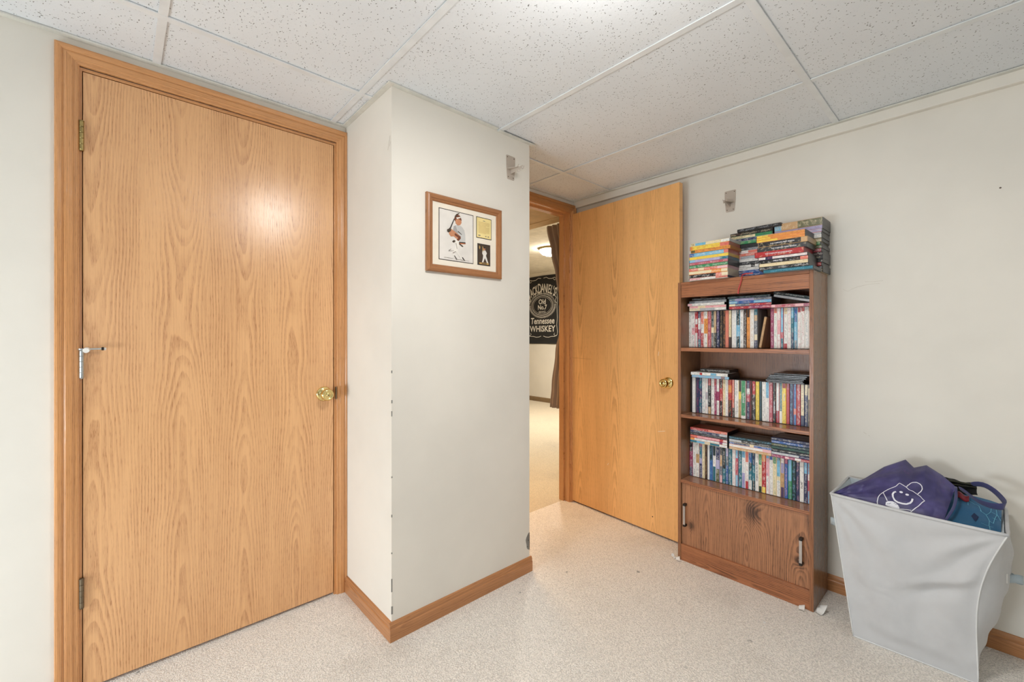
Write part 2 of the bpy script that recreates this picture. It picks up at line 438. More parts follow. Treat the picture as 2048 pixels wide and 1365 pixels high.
win_frame('window_1', [(XL - .06, .68, .22), (XL - .06, 1.62, .22), (XL - .06, 1.62, 1.1), (XL - .06, .68, 1.1)], 0, .05)
win_frame('window_2', [(-1.4, YB - .04, .6), (.3, YB - .04, .6), (.3, YB - .04, 2.0), (-1.4, YB - .04, 2.0)], 1, .05)
# boxed chase that juts into the room
CX, CY, CX1 = .766, 1.526, 1.502
ch = struct(MB().box((CX, CY, 0), (CX1, YW - .001, CZ + .06), M['wall']), 'wall_chase')
m = MB()   # chipped paint and bare bead on its corners
for z, h_, wd_ in ((.905, .012, .004), (.855, .02, .003), (.62, .006, .004), (.47, .01, .003), (.33, .006, .003), (.185, .05, .003), (.10, .03, .005), (1.02, .01, .003)):
    m.box((CX - .0006, CY - .0006, z), (CX + wd_, CY + .003, z + h_), M['steel_patch'])
part(m, 'paint_chip', ch)
m = MB(); pts = []
for i in range(13):
    a = math.pi / 2 + math.pi * i / 12; pts.append((CX1 + .0003 + .024 * math.cos(a) * (1 + .12 * math.sin(5 * a)), CY - .0008, .148 + .043 * math.sin(a)))
m.prism(pts, (0, .0007, 0), M['steel_patch']); m.box((CX1 - .002, CY - .0008, .108), (CX1 + .0008, CY + .01, .19), M['steel_patch'])
for x, z in ((1.492, .155), (1.488, .125)): m.lathe([(0, 0), (.002, 0), (.002, .001)], M['black'], 8, Matrix.Translation((x, CY - .0012, z)) @ Matrix.Rotation(R(90), 4, 'X'))
part(m, 'bare_corner_patch', ch)
m = MB(); m.ribbon([(CX - .0005, CY + .012, 1.93), (CX - .0005, CY + .02, 1.905), (CX - .0005, CY + .03, 1.88)], .004, (1, 0, 0), M['scuff'])
m.ribbon([(CX - .0006, CY + .006, 1.905), (CX - .0006, CY + .016, 1.89)], .003, (1, 0, 0), M['scuff']); part(m, 'scuff_mark', ch)
# crack in the right wall
m = MB()
for pl in ([(.437, 1.373), (.420, 1.362), (.405, 1.372), (.385, 1.380), (.345, 1.388), (.31, 1.388)], [(.36, 1.400), (.33, 1.397), (.30, 1.399)], [(.365, .742), (.355, .735)], [(.349, .730), (.343, .728)]):
    m.ribbon([(XR - .0006, y, z) for y, z in pl], .0014, (1, 0, 0), M['scuff'])
part(m, 'wall_crack', bpy.data.objects['wall_right'])
for y, z in ((.519, 1.653), (-.032, 1.710)): part(MB().lathe([(.0032, 0), (.0025, .0006), (0, .0007)], M['screw'], 8, Matrix.Translation((XR, y, z)) @ Matrix.Rotation(R(-90), 4, 'Y')), 'nail_hole', bpy.data.objects['wall_right'])

# flat furring strip under the ceiling on the right wall
struct(MB().box((XR - .027, YB, 2.072), (XR, YW, CZ + .001), M['wall']), 'trim_1', bevel=.002)

# ------------------------------------------------------------------ baseboards
def baseboard(name, p, q, nrm, m, h=.072, t=.011):
    p, q, nv = Vector(p), Vector(q), Vector(nrm)
    pr = [(0, 0), (t, 0), (t, h * .62), (t * .95, h * .66), (t * .72, h * .70), (t * .80, h * .76), (t * .78, h * .84), (t * .45, h * .97), (0, h)]
    return struct(MB().prism([p + nv * a + Vector((0, 0, b)) for a, b in pr], q - p, m), name)
baseboard('baseboard_chase_front', (CX - .011, CY, 0), (CX1 + .011, CY, 0), (0, -1, 0), M['base_x'])
baseboard('baseboard_chase_side', (CX, CY - .0001, 0), (CX, YW - .012, 0), (-1, 0, 0), M['base_y'])
baseboard('baseboard_chase_end', (CX1, CY - .0001, 0), (CX1, YW - .012, 0), (1, 0, 0), M['base_y'])
baseboard('baseboard_right', (XR, YB, 0), (XR, YW - .02, 0), (-1, 0, 0), M['base_y'])
baseboard('baseboard_left', (XL, YW, 0), (D1A - .055, YW, 0), (0, -1, 0), M['base_x'])

# ------------------------------------------------------------------ door casings
PROF = [(0, 0), (0, .007), (.004, .010), (.012, .0105), (.016, .0135), (.030, .0150), (.036, .0125), (.040, .0160), (.0485, .0175), (.054, .016), (.056, .012), (.056, 0)]
def casing(name, xa, xb, top, mats, wl=.056, wr=.056, jamb=.010, kind='structure', label=None):
    """mitred casing round an opening on the Y = YW wall; profile runs from the inner edge outwards"""
    def leg(m, x, sgn, wmax, mat):
        pr = [(min(a, wmax), b) for a, b in PROF]
        lo = [(x + sgn * a, YW - b, 0) for a, b in pr]; hi = [(x + sgn * a, YW - b, top + a) for a, b in pr]
        b0 = len(m.v); k = len(pr); m.v += lo + hi
        for i in range(k): j = (i + 1) % k; m.face([b0 + i, b0 + j, b0 + k + j, b0 + k + i], mat)
        m.face(list(range(b0, b0 + k)), mat); m.face(list(range(b0 + k, b0 + 2 * k)), mat)
    m = MB(); leg(m, xa, -1, wl, mats[0]); leg(m, xb, 1, wr, mats[0])
    o = struct(m, name)
    m = MB(); k = len(PROF)
    L = [(xa - min(a, wl), YW - b, top + a) for a, b in PROF]; Rr = [(xb + min(a, wr), YW - b, top + a) for a, b in PROF]
    m.v += L + Rr
    for i in range(k): j = (i + 1) % k; m.face([i, j, k + j, k + i], mats[1])
    m.face(list(range(k)), mats[1]); m.face(list(range(k, 2 * k)), mats[1])
    m.obj('head_casing', o)
    return o
cas1 = casing('trim_2', -.097, .721, 2.034, (M['trim_z'], M['trim_x']), wr=.044)
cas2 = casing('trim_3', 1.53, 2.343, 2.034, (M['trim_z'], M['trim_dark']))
# jambs
m = MB(); m.box((D1A, YW - .001, 0), (D1A + .011, YW + .1, DH), M['trim_z']); m.box((D1B - .010, YW - .001, 0), (D1B, YW + .1, DH), M['trim_z'])
m.box((D1A + .011, YW - .001, DH - .010), (D1B - .010, YW + .1, DH), M['trim_x']); m.box((D1A + .011, YW + .040, 0), (D1B - .01, YW + .1, DH - .01), M['black'])
m.obj('jamb', cas1)
m = MB(); m.box((2.335, YW - .001, 0), (2.347, 2.068, DH + .004), M['trim_zy']); m.box((1.512, YW - .001, 0), (1.524, 2.068, DH + .004), M['trim_zy'])
m.box((2.323, YW + .042, 0), (2.335, 2.056, DH), M['trim_zy'])
m.obj('jamb', cas2)
m = MB(); m.box((1.524, YW - .001, DH), (2.335, 2.068, DH + .012), M['trim_x']); m.box((1.524, YW + .042, DH - .012), (2.323, 2.056, DH), M['trim_x']); m.obj('head_jamb', cas2)
m = MB(); m.box((.714, YW - .0178, .880), (.7195, YW - .006, .936), M['bronze']); m.obj('strike_plate', cas1, bevel=.002)

# ------------------------------------------------------------------ doors (local x across from hinge, z up, face towards -y)
def knob(root, x, z, mat, bore=False):
    mt = Matrix.Translation((x, 0, z)) @ Matrix.Rotation(R(90), 4, 'X')   # local z -> -y
    m = MB().lathe([(0, 0), (.0325, 0), (.0325, .002), (.030, .006), (.022, .009), (.013, .011), (.0115, .013)], mat, 32, mt)
    rose = m.obj('knob_rose', root, smooth=True)
    m = MB().lathe([(.0110, .010), (.0105, .024), (.0125, .028), (.0205, .031), (.0255, .036), (.0268, .044), (.0255, .052), (.021, .056), (.0175, .0575), (.0165, .0560), (.0075, .0555), (.0072, .0575), (0, .058)], mat, 32, mt)
    k = m.obj('knob', root, smooth=True)
    m = MB().box((x - .0012, -.0592, z - .004), (x + .0012, -.0572, z + .004), M['black']); m.obj('turn_button', k)
def hinge(root, x, z, h, mat, pin=True):
    m = MB(); seg = 5
    for i in range(seg):
        mt = Matrix.Translation((x, -.0055, z + h * i / seg))
        m.lathe([(0, .0004), (.0058, .0004), (.0062, .0012), (.0062, h / seg - .0012), (.0058, h / seg - .0004), (0, h / seg - .0004)], mat, 14, mt)
    o = m.obj('hinge', root, smooth=False)
    m = MB().lathe([(0, -.002), (.0045, -.002), (.006, 0), (.006, .001), (0, .001)], mat, 12, Matrix.Translation((x, -.0055, z - .001)))
    m.lathe([(0, 0), (.0068, 0), (.0068, .002), (.004, .004), (0, .0045)], mat, 12, Matrix.Translation((x, -.0055, z + h)))
    m.obj('hinge_pin', o)
    return o
DX0 = -.089
d1 = tag(thing('door_1', None, None, (DX0, YW - .001, 0)), kind='structure')
m = MB().box((0, 0, .012), (.798, .035, 2.019), M['oak_door']); m.obj('door_slab', d1, bevel=.0012)
knob(d1, .668 - DX0, .907, M['brass'])
tag(hinge(d1, -.003, 1.763, .092, M['brass_old']), 'brass upper hinge'); h2 = hinge(d1, -.003, 1.025, .088, M['chrome']); tag(h2, 'chrome middle hinge')
tag(hinge(d1, -.003, .281, .092, M['bronze']), 'dull bronze lower hinge')
# hinge pin door stop
m = MB(); m.lathe([(0, 0), (.0095, 0), (.0095, .004), (0, .005)], M['chrome'], 14, Matrix.Translation((-.003, -.0055, 1.116)))
m.tube([(-.003, -.0055, 1.118), (.012, -.018, 1.118), (.045, -.020, 1.119)], .0032, M['chrome']); st = m.obj('door_stop', h2)
m = MB().tube([(.008, -.03, 1.114), (.010, -.016, 1.116)], [.008, .0085], M['rubber'], 12); m.obj('rubber_bumper', st)
m = MB().tube([(.044, -.020, 1.119), (.050, -.020, 1.119)], .0055, M['black_metal'], 10); m.tube([(.049, -.02, 1.119), (.054, -.018, 1.118)], .0045, M['rubber'], 10); m.obj('stop_tip', st)

ang = math.atan2(1.162 - 1.987, 2.307 - 2.3595)
d2 = tag(thing('door_2', None, None, (2.3595, 1.985, 0), (0, 0, ang)), kind='structure')
# face of the open door looks at the camera: local -y must point to -x, so local x runs hinge -> free edge
m = MB().box((.002, 0, .012), (.833, .035, 2.024), M['oak_door_amber']); m.obj('door_slab', d2, bevel=.0015)
knob(d2, .765, .898, M['brass'])
hinge(d2, .001, 1.76, .09, M['bronze'])
m = MB()   # scratches
for pl in ([(.02, 1.015), (.10, 1.0125), (.19, 1.011)], [(.30, 1.913), (.42, 1.909), (.56, 1.925)], [(.31, 1.899), (.44, 1.900), (.5, 1.905)]):
    m.ribbon([(x, -.0004, z) for x, z in pl], .0014, (0, 1, 0), M['trim_dark'] if pl[0][1] < 1.5 else M['mat_scratch'])
for pl in ([(.70, 1.05), (.705, 1.075)], [(.70, .61), (.745, .62)], [(.33, .33), (.34, .345)]):
    m.ribbon([(x, -.0004, z) for x, z in pl], .002, (0, 1, 0), M['mat'])
m.box((.66, -.001, .1), (.666, .001, .106), M['black'])
m.obj('scratch', d2)

# ------------------------------------------------------------------ suspended ceiling
ceil = struct(MB().box((XL, YB, CZ + .06), (XR, YW, CZ + .09), M['plenum']), 'ceiling')
GX = [-1.73, -1.12, -.515, .095, .702, 1.307, 1.914]; GY = [-1.985, -.765, .455, 1.662]; FW = .024
xs = [XL] + GX + [XR - .027]; ys = [YB] + GY + [YW]
for i in range(len(xs) - 1):
    for j in range(len(ys) - 1):
        x0 = xs[i] + (.003 if i else 0); x1 = xs[i + 1] - (.003 if i < len(xs) - 2 else 0); y0 = ys[j] + .003; y1 = ys[j + 1] - .003
        tilt = 0; z = CZ + .004 + rnd.uniform(0, .0015)
        z1 = z + rnd.uniform(-.0005, .001)
        m = MB()
        if i == len(xs) - 2 and j == 2: z += .0; x1 -= 0
        m.box((x0, y0, z), (x1, y1, z + .014), M['tile'])
        if x0 < CX1 and x1 > CX and y1 > CY: # notch round the chase: leave it running, the chase passes through
            pass
        m.obj('ceiling_tile', ceil)
for y in GY:
    MB().box((XL, y - FW / 2, CZ - .001), (XR - .030, y + FW / 2, CZ + .0035), M['tee']).box((XL, y - .002, CZ + .0035), (XR - .03, y + .002, CZ + .03), M['tee']).obj('main_tee', ceil, bevel=.0008)
yb = [YB] + GY + [YW]
for x in GX:
    for j in range(len(yb) - 1):
        MB().box((x - FW / 2, yb[j] + (.012 if j else 0), CZ - .0005), (x + FW / 2, yb[j + 1] - (.012 if j < len(yb) - 2 else 0), CZ + .0035), M['tee']).obj('cross_tee', ceil, bevel=.0008)
for lo, hi in (((XL, YW - .021, CZ - .001), (CX - .0, YW, CZ + .0035)), ((CX1, YW - .021, CZ - .001), (XR - .027, YW, CZ + .0035)),
               ((CX - .021, CY - .021, CZ - .001), (CX, YW - .021, CZ + .0035)), ((CX, CY - .021, CZ - .001), (1.285, CY, CZ + .0035)), ((1.295, CY - .017, CZ - .006), (CX1 + .026, CY + .003, CZ - .001)),
               ((CX1, CY + .003, CZ - .001), (CX1 + .021, YW - .021, CZ + .0035)), ((XR - .048, YB, CZ - .001), (XR - .027, YW - .021, CZ + .0035))):
    lo = (lo[0], lo[1], lo[2] - .0012); MB().box(lo, hi, M['angle']).obj('wall_angle', ceil, bevel=.0008)
m = MB().box((.715, YB, CZ + .0045), (.716, YB + .01, CZ + .005), M['black'])

# ------------------------------------------------------------------ room beyond the doorway
XF = 5.64
struct(MB().box((XF, 2.0, 0), (XF + .1, 8.2, 2.5), M['wall_warm']), 'wall_far')
struct(MB().box((-.6, 8.1, 0), (XF, 8.2, 2.5), M['wall_warm']), 'wall_far_back')
struct(MB().box((-.6, 2.07, 0), (-.5, 8.1, 2.5), M['wall_warm']), 'wall_far_left')
struct(MB().box((2.52, 2.07, 0), (XF, 2.14, 2.5), M['wall_warm']), 'wall_far_right')
struct(MB().box((-.5, 2.07, 2.33), (XF, 8.1, 2.4), M['stucco']), 'ceiling_next_room')
s_ = MB().box((.4, 2.069, 2.05), (2.50, 6.9, 2.33), M['soffit']); sf = struct(s_, 'trim_4')
part(MB().box((2.395, 2.069, 2.046), (2.502, 6.9, 2.0505), M['soffit']), 'edge_board', sf, bevel=.001)
struct(MB().prism([(XF, 2.2, 0), (XF - .012, 2.2, 0), (XF - .012, 2.2, .07), (XF, 2.2, .08)], (0, 5.8, 0), M['base_far']), 'baseboard_far')

# flush ceiling lamp in the next room
lx, ly = 4.19, 3.85
t = thing('ceiling_lamp', 'lit round flush ceiling lamp seen through the doorway', 'lamp', (lx, ly, 2.33))
part(MB().lathe([(0, 0), (.17, 0), (.172, -.012), (.165, -.022), (.15, -.024)], M['brass_old'], 32, Matrix.Translation((lx, ly, 2.33))), 'rim', t, smooth=True)
part(MB().lathe([(.155, -.02), (.15, -.045), (.12, -.075), (.07, -.095), (0, -.10)], M['glass_lamp'], 32, Matrix.Translation((lx, ly, 2.33))), 'glass_dome', t, smooth=True)

# black whiskey banner on the far wall
yc, zb, zt = 5.385, 1.045, 2.275; hw = .395
bn = thing('wall_banner', 'black cloth whiskey banner with white lettering hung on the far wall', 'banner', (XF, yc, zb))
def bsurf(u, v):
    y = yc + hw - u * 2 * hw; z = zb + (zt - zb) * v
    z += .022 * (1 - v) * 0 + (.02 * math.cos((u - .5) * 2 * math.pi) - .02) * v * .15
    return (XF - .010 - .004 * math.sin(u * 9) * (1 - v), y, z)
part(MB().grid(bsurf, 24, 24, M['banner']), 'cloth', bn, smooth=True, solid=.002)
pr = MB(); P = M['banner_print']
B4 = Matrix(((0, 0, -1, XF - .0165), (-1, 0, 0, yc), (0, 1, 0, 0), (0, 0, 0, 1)))   # text x -> -Y, text y -> Z
def put(s, x, z, size, sx=1, rot=0, **k):
    text_into(pr, s, size, P, B4 @ Matrix.Translation((x, z, 0)) @ Matrix.Rotation(rot, 4, 'Z'), sx=sx, **k)
arc = "JACK DANIEL'S"
for i, chh in enumerate(arc):
    q = (-.335, -.270, -.205, -.140, 0, -.062, .008, .078, .128, .172, .226, .262, .302)[i] / .325
    if chh != ' ': put(chh, q * .325, 2.04 - .10 * q * q, .215 if i not in (0, 5) else .25, .50, -q * .42, offset=.004)
for (a, b, wdt) in ((.255, .175, .010), (.225, .15, .005), (.315, .215, .006), (.285, .200, .004)):
    pr.ribbon([(XF - .0165, yc + a * math.cos(tt * math.pi / 24), 1.735 + b * math.sin(tt * math.pi / 24)) for tt in range(49)], wdt, (1, 0, 0), P)
for i in range(30):
    a = math.pi * (1.0 + i / 29.0); c_, s2 = math.cos(a), math.sin(a)
    pr.ribbon([(XF - .0165, yc + .29 * c_, 1.735 + .19 * s2), (XF - .0165, yc + .335 * c_, 1.735 + .235 * s2)], .007, (1, 0, 0), P)
for i, chh in enumerate('OLD TIME QUALITY'):
    q = (i - 7.5) / 7.5
    if chh != ' ': put(chh, q * .235, 1.955 - .07 * q * q, .045, .9, -q * .6)
put('Old', 0, 1.80, .125, .95, offset=.003); put('No.7', 0, 1.70, .115, .95, offset=.003); put('BRAND', 0, 1.618, .052, 1)
put('Tennessee', 0, 1.455, .16, .86, shear=.1, offset=.003); put('WHISKEY', 0, 1.312, .15, .98, offset=.003)
def mir(pts, **k):
    for sg in (1, -1): pr.ribbon([(XF - .0165, yc - sg * x, z) for x, z in pts], .009, (1, 0, 0), P)
mir([(.03, 2.225), (.10, 2.235), (.16, 2.205), (.24, 2.20), (.30, 2.215), (.335, 2.19), (.30, 2.165), (.27, 2.19)])
mir([(.345, 2.10), (.36, 2.05), (.35, 1.95), (.365, 1.85), (.355, 1.7), (.362, 1.5), (.35, 1.38), (.365, 1.27), (.36, 1.21), (.32, 1.19), (.28, 1.215), (.30, 1.24)])
mir([(.355, 1.20), (.30, 1.18), (.22, 1.178), (.15, 1.165), (.08, 1.17), (.03, 1.185)])
mir([(.33, 1.95), (.30, 1.90), (.34, 1.86), (.31, 1.80), (.345, 1.76)])
part(pr, 'printed_label', bn)

# gathered curtain just past the doorway
ct = thing('curtain', 'taupe curtain gathered behind the door jamb in the next room', 'curtain', (2.54, 2.3, .58))
def csurf(u, v):
    z = .60 + (2.05 - .60) * v
    e = [(0, 2.352, .022), (.12, 2.335, .02), (.3, 2.298, .016), (.46, 2.243, .010), (.60, 2.262, .010), (.72, 2.296, .013), (.85, 2.345, .016), (1, 2.396, .018)]
    for (a, l0, d0), (b, l1, d1_) in zip(e, e[1:]):
        if a <= v <= b: q = (v - a) / (b - a); q = q * q * (3 - 2 * q); L = l0 + (l1 - l0) * q; A = d0 + (d1_ - d0) * q; break
    y = L - u * (.20 + (L - 2.25) * .6)
    return (2.545 + A * .55 * math.sin(u * 34 + v * 1.3), y, z)
part(MB().grid(csurf, 60, 40, M['curtain']), 'fabric', ct, smooth=True, solid=.002)

# ------------------------------------------------------------------ curtain rod brackets
def bracket(label, loc, rotz):
    t = thing('rod_bracket', label, 'bracket', loc, (0, 0, rotz), 'empty curtain rod brackets')
    pts = []
    for x, z in ((-.029, .055), (-.024, .0585), (.024, .0585), (.029, .055), (.0275, .0), (.0225, -.050), (.019, -.055), (-.019, -.055), (-.0225, -.050), (-.0275, .0)): pts.append((x, -.0018, z))
    MB().prism(pts, (0, .0018, 0), M['bracket']).obj('plate', t, bevel=.0006)
    for x, z in ((-.021, .049), (.021, .049), (-.016, -.044), (.016, -.044)):
        MB().lathe([(.0028, 0), (.0024, .0012), (0, .0014)], M['screw'], 10, Matrix.Translation((x, -.0018, z)) @ Matrix.Rotation(R(90), 4, 'X')).obj('screw', t)
    a = MB()   # folded arm: two flanges and a ridge that taper forward
    a.prism([(-.024, -.0018, -.006), (.024, -.0018, -.006), (.006, -.060, -.010), (-.006, -.060, -.010)], (0, 0, -.0018), M['bracket'])
    a.prism([(-.0008, -.0018, -.006), (-.0008, -.0018, -.028), (-.0008, -.078, -.022), (-.0008, -.078, -.010)], (.0016, 0, 0), M['bracket'])
    a.obj('arm', t)
    hk = MB(); hk.tube([(0, -.050, -.020), (0, -.052, -.030), (0, -.060, -.032), (0, -.066, -.024)], .0018, M['bracket'], 6)
    hk.tube([(0, -.076, -.018), (0, -.082, -.026), (0, -.088, -.026), (0, -.092, -.014)], .0020, M['bracket'], 6)
    for x in (-.012, .012): hk.tube([(x * .5, -.052, -.010), (x * .8, -.064, -.008), (x, -.070, -.003)], .0016, M['bracket'], 6)
    hk.obj('hook', t)
    return t
bracket('empty taupe rod bracket on the jutting wall, above and right of the framed picture', (1.376, CY, 1.962), 0)
bracket('empty taupe metal rod bracket on the right wall above the shelving unit', (XR, .922, 1.882), R(-90))

# ------------------------------------------------------------------ framed baseball picture
FX0, FX1, FZ0, FZ1 = .912, 1.310, 1.4265, 1.744; FY = CY
fr = thing('framed_picture', 'brown wood framed baseball player print hung on the jutting wall', 'picture', ((FX0 + FX1) / 2, FY, FZ0))
fw = .030; fp = [(0, 0), (0, .013), (.004, .017), (.010, .0185), (.018, .017), (.021, .0125), (.027, .0115), (.030, .008), (.030, 0)]
def rail(a, b, da, db, out, mat, name):
    m = MB(); k = len(fp)
    A = [Vector(a) + Vector(da) * q + Vector((0, -y, 0)) for q, y in fp]; B = [Vector(b) + Vector(db) * q + Vector((0, -y, 0)) for q, y in fp]
    m.v += [tuple(v) for v in A + B]
    for i in range(k): j = (i + 1) % k; m.face([i, j, k + j, k + i], mat)
    m.face(list(range(k)), mat); m.face(list(range(k, 2 * k)), mat); part(m, name, fr)
c00, c10, c11, c01 = (FX0, FY, FZ0), (FX1, FY, FZ0), (FX1, FY, FZ1), (FX0, FY, FZ1)
dd = {c00: (1, 0, 1), c10: (-1, 0, 1), c11: (-1, 0, -1), c01: (1, 0, -1)}
for a, b, mt_ in ((c00, c10, 'picture_frame'), (c10, c11, 'picture_frame_z'), (c11, c01, 'picture_frame'), (c01, c00, 'picture_frame_z')):
    rail(a, b, dd[a], dd[b], 0, M[mt_], 'frame_rail')
YM = FY - .006
part(MB().box((FX0 + .026, YM, FZ0 + .026), (FX1 - .026, FY - .001, FZ1 - .026), M['mat']), 'mat_board', fr)
pm = {k: plain('ink_' + k, c, .7, 0, .04) for k, c in dict(grey=(196, 196, 194), skin=(196, 136, 100), brown=(112, 62, 40), dark=(46, 40, 38), white=(232, 228, 220), sheet=(226, 222, 216),
      yellow=(236, 216, 150), gold=(196, 160, 96), line=(120, 112, 104), shade=(168, 166, 164), orange=(196, 112, 66), umber=(70, 56, 44)).items()}
def sheet(name, x0, z0, x1, z1, base):
    m = MB(); m.box((x0 - .003, YM - .0006, z0 - .003), (x1 + .003, YM, z1 + .003), pm['dark']); m.box((x0, YM - .0012, z0), (x1, YM - .0005, z1), pm[base])
    return m
def layer(m, nm, pts, k, col):
    m.poly([(x, YM - .0012 - .00012 * k, z) for x, z in pts], pm[col])
X0, X1, Z0, Z1 = .975, 1.147, 1.482, 1.690
m = sheet('p', X0, Z0, X1, Z1, 'sheet')
def g(cx, cy):   # artwork digitised on a 460 x 690 sheet
    return (X0 + cx / 460 * (X1 - X0), Z1 - cy / 690 * (Z1 - Z0))
art = [('grey', [(190, 205), (240, 175), (300, 190), (335, 235), (350, 300), (352, 400), (350, 440), (262, 430), (268, 360), (230, 300), (180, 260)]),
       ('shade', [(190, 205), (215, 190), (235, 250), (250, 300), (230, 300), (180, 260)]),
       ('dark', [(250, 262), (300, 300), (300, 310), (246, 275)]), ('dark', [(262, 415), (352, 405), (354, 425), (262, 440)]), ('orange', [(262, 430), (354, 421), (354, 430), (264, 447)]),
       ('skin', [(122, 270), (150, 250), (190, 270), (285, 335), (285, 360), (240, 385), (190, 350), (150, 360), (125, 330)]),
       ('brown', [(205, 300), (285, 335), (285, 365), (240, 420), (222, 400), (250, 360), (200, 330)]),
       ('skin', [(208, 100), (245, 80), (292, 95), (296, 140), (275, 175), (245, 185), (215, 165)]),
       ('brown', [(196, 95), (205, 55), (235, 32), (270, 40), (292, 80), (298, 108), (250, 92), (215, 110), (210, 135), (200, 125)]), ('white', [(222, 78), (275, 58), (285, 70), (230, 98)]),
       ('umber', [(205, 60), (222, 30), (262, 5), (268, 14), (232, 45), (214, 90)]), ('dark', [(100, 285), (140, 230), (190, 100), (200, 104), (150, 245), (112, 300)]),
       ('umber', [(98, 270), (125, 255), (152, 250), (148, 285), (118, 310), (100, 300)]),
       ('white', [(190, 385), (245, 400), (262, 440), (240, 520), (250, 570), (330, 690 - 12), (300, 672), (215, 560), (175, 590), (215, 672), (190, 650), (165, 590), (200, 520), (215, 450)]),
       ('umber', [(165, 425), (190, 400), (215, 410), (190, 440)]), ('line', [(215, 440), (221, 440), (236, 520), (230, 521)]), ('line', [(170, 585), (215, 555), (216, 561), (174, 592)]),
       ('umber', [(262, 430), (320, 470), (310, 480), (258, 445)]), ('dark', [(190, 620), (200, 618), (235, 672), (225, 674)]), ('dark', [(300, 630), (310, 625), (345, 672), (330, 672)]),
       ('line', [(60, 660), (180, 660), (180, 664), (60, 664)]), ('line', [(230, 665), (400, 666), (400, 669), (230, 669)]), ('line', [(115, 560), (150, 530), (152, 534), (118, 566)]), ('line', [(118, 562), (190, 552), (190, 555), (118, 567)])]
for k, (c_, pl) in enumerate(art): layer(m, 'a', [g(*p) for p in pl], k + 1, c_)
part(m, 'player_print', fr)
X0, X1, Z0, Z1 = 1.169, 1.250, 1.602, 1.690
m = sheet('p', X0, Z0, X1, Z1, 'yellow')
text_into(m, 'Rookie', .006, pm['line'], Matrix(((1, 0, 0, (X0 + X1) / 2), (0, 0, 1, YM - .0016), (0, 1, 0, Z1 - .012), (0, 0, 0, 1)))) if False else None
layer(m, 'a', [(X0 + .034, Z1 - .013), (X0 + .047, Z1 - .013), (X0 + .047, Z1 - .0105), (X0 + .034, Z1 - .0105)], 1, 'line')
for i in range(15):
    z = Z1 - .019 - i * .0035; layer(m, 'a', [(X0 + .009, z), (X1 - .009 - (.02 if i in (5, 14) else rnd.uniform(0, .004)), z), (X1 - .009 - (.02 if i in (5, 14) else 0), z + .0011), (X0 + .009, z + .0011)], 1, 'gold')
for x, s3 in ((X0 + .014, .006), (X1 - .03, .003), (X1 - .016, .004)): layer(m, 'a', [(x - s3, Z0 + .007), (x + s3, Z0 + .007), (x + s3, Z0 + .011), (x - s3, Z0 + .011)], 1, 'line')
part(m, 'text_card', fr)
X0, X1, Z0, Z1 = 1.176, 1.243, 1.482, 1.572
m = sheet('p', X0, Z0, X1, Z1, 'umber')
def g2(cx, cy): return (X0 + cx / 100 * (X1 - X0), Z1 - cy / 150 * (Z1 - Z0))
for k, (c_, pl) in enumerate([('gold', [(10, 135), (90, 132), (90, 146), (10, 146)]), ('skin', [(42, 20), (55, 18), (62, 30), (56, 42), (44, 40)]), ('white', [(35, 45), (62, 40), (74, 60), (66, 80), (42, 80), (34, 66)]),
        ('white', [(42, 78), (66, 78), (74, 100), (86, 132), (74, 132), (56, 98), (44, 132), (32, 132), (40, 100)]), ('gold', [(38, 60), (44, 40), (40, 12), (36, 14), (36, 42)]), ('gold', [(8, 10), (18, 20), (14, 40), (8, 30)]),
        ('dark', [(42, 22), (54, 16), (60, 24), (48, 28)]), ('dark', [(30, 138), (72, 137), (72, 143), (30, 143)])]):
    layer(m, 'a', [g2(*p) for p in pl], k + 1, c_)
part(m, 'player_card', fr)

# ------------------------------------------------------------------ shelving unit
BX, BX2, BY0, BY1, BH = 2.157, 2.392, .491, 1.087, 1.442; st_ = .0155
bc = thing('bookcase', 'walnut laminate shelving unit with lower cupboard full of video cases against the right wall', 'bookcase', (BX, BY0, 0))
iy0, iy1 = BY0 + st_, BY1 - st_
def bpart(lo, hi, mat, name, **k): return part(MB().box(lo, hi, mat), name, bc, bevel=.0012, **k)
for y0, y1 in ((BY0, iy0), (iy1, BY1)):
    m = MB().box((BX, y0, 0), (BX2 - .003, y1, BH), M['walnut_side'])
    for k_ in range(len(m.f)):
        if k_ == 5: m.mi[k_] = m.mat(M['walnut_z'])
    o = part(m, 'side_panel', bc, bevel=.001)
bpart((BX2 - .006, BY0 + .004, .02), (BX2, BY1 - .004, BH), M['walnut_z'], 'back_panel')
m = MB().box((BX + .001, iy0, BH - .0145), (BX2 - .006, iy1, BH), M['walnut_y']); part(m, 'top_board', bc, bevel=.001)
bpart((BX + .004, iy0, 1.363), (BX + .018, iy1, BH - .0145), M['walnut_y'], 'header_board')
SH = [(1.1035, .0185), (.757, .0155), (.419, .0165)]
for zt_, th in SH:
    m = MB().box((BX + .001, iy0, zt_ - th), (BX2 - .006, iy1, zt_), M['walnut_top']); m.mi[5] = m.mat(M['walnut_y']); part(m, 'shelf', bc, bevel=.001)
bpart((BX + .012, iy0, .07), (BX2 - .006, iy1, .084), M['walnut_y'], 'bottom_shelf')
bpart((BX + .002, iy0, .0), (BX + .016, iy1, .084), M['walnut_y'], 'kick_board')
ym = .79
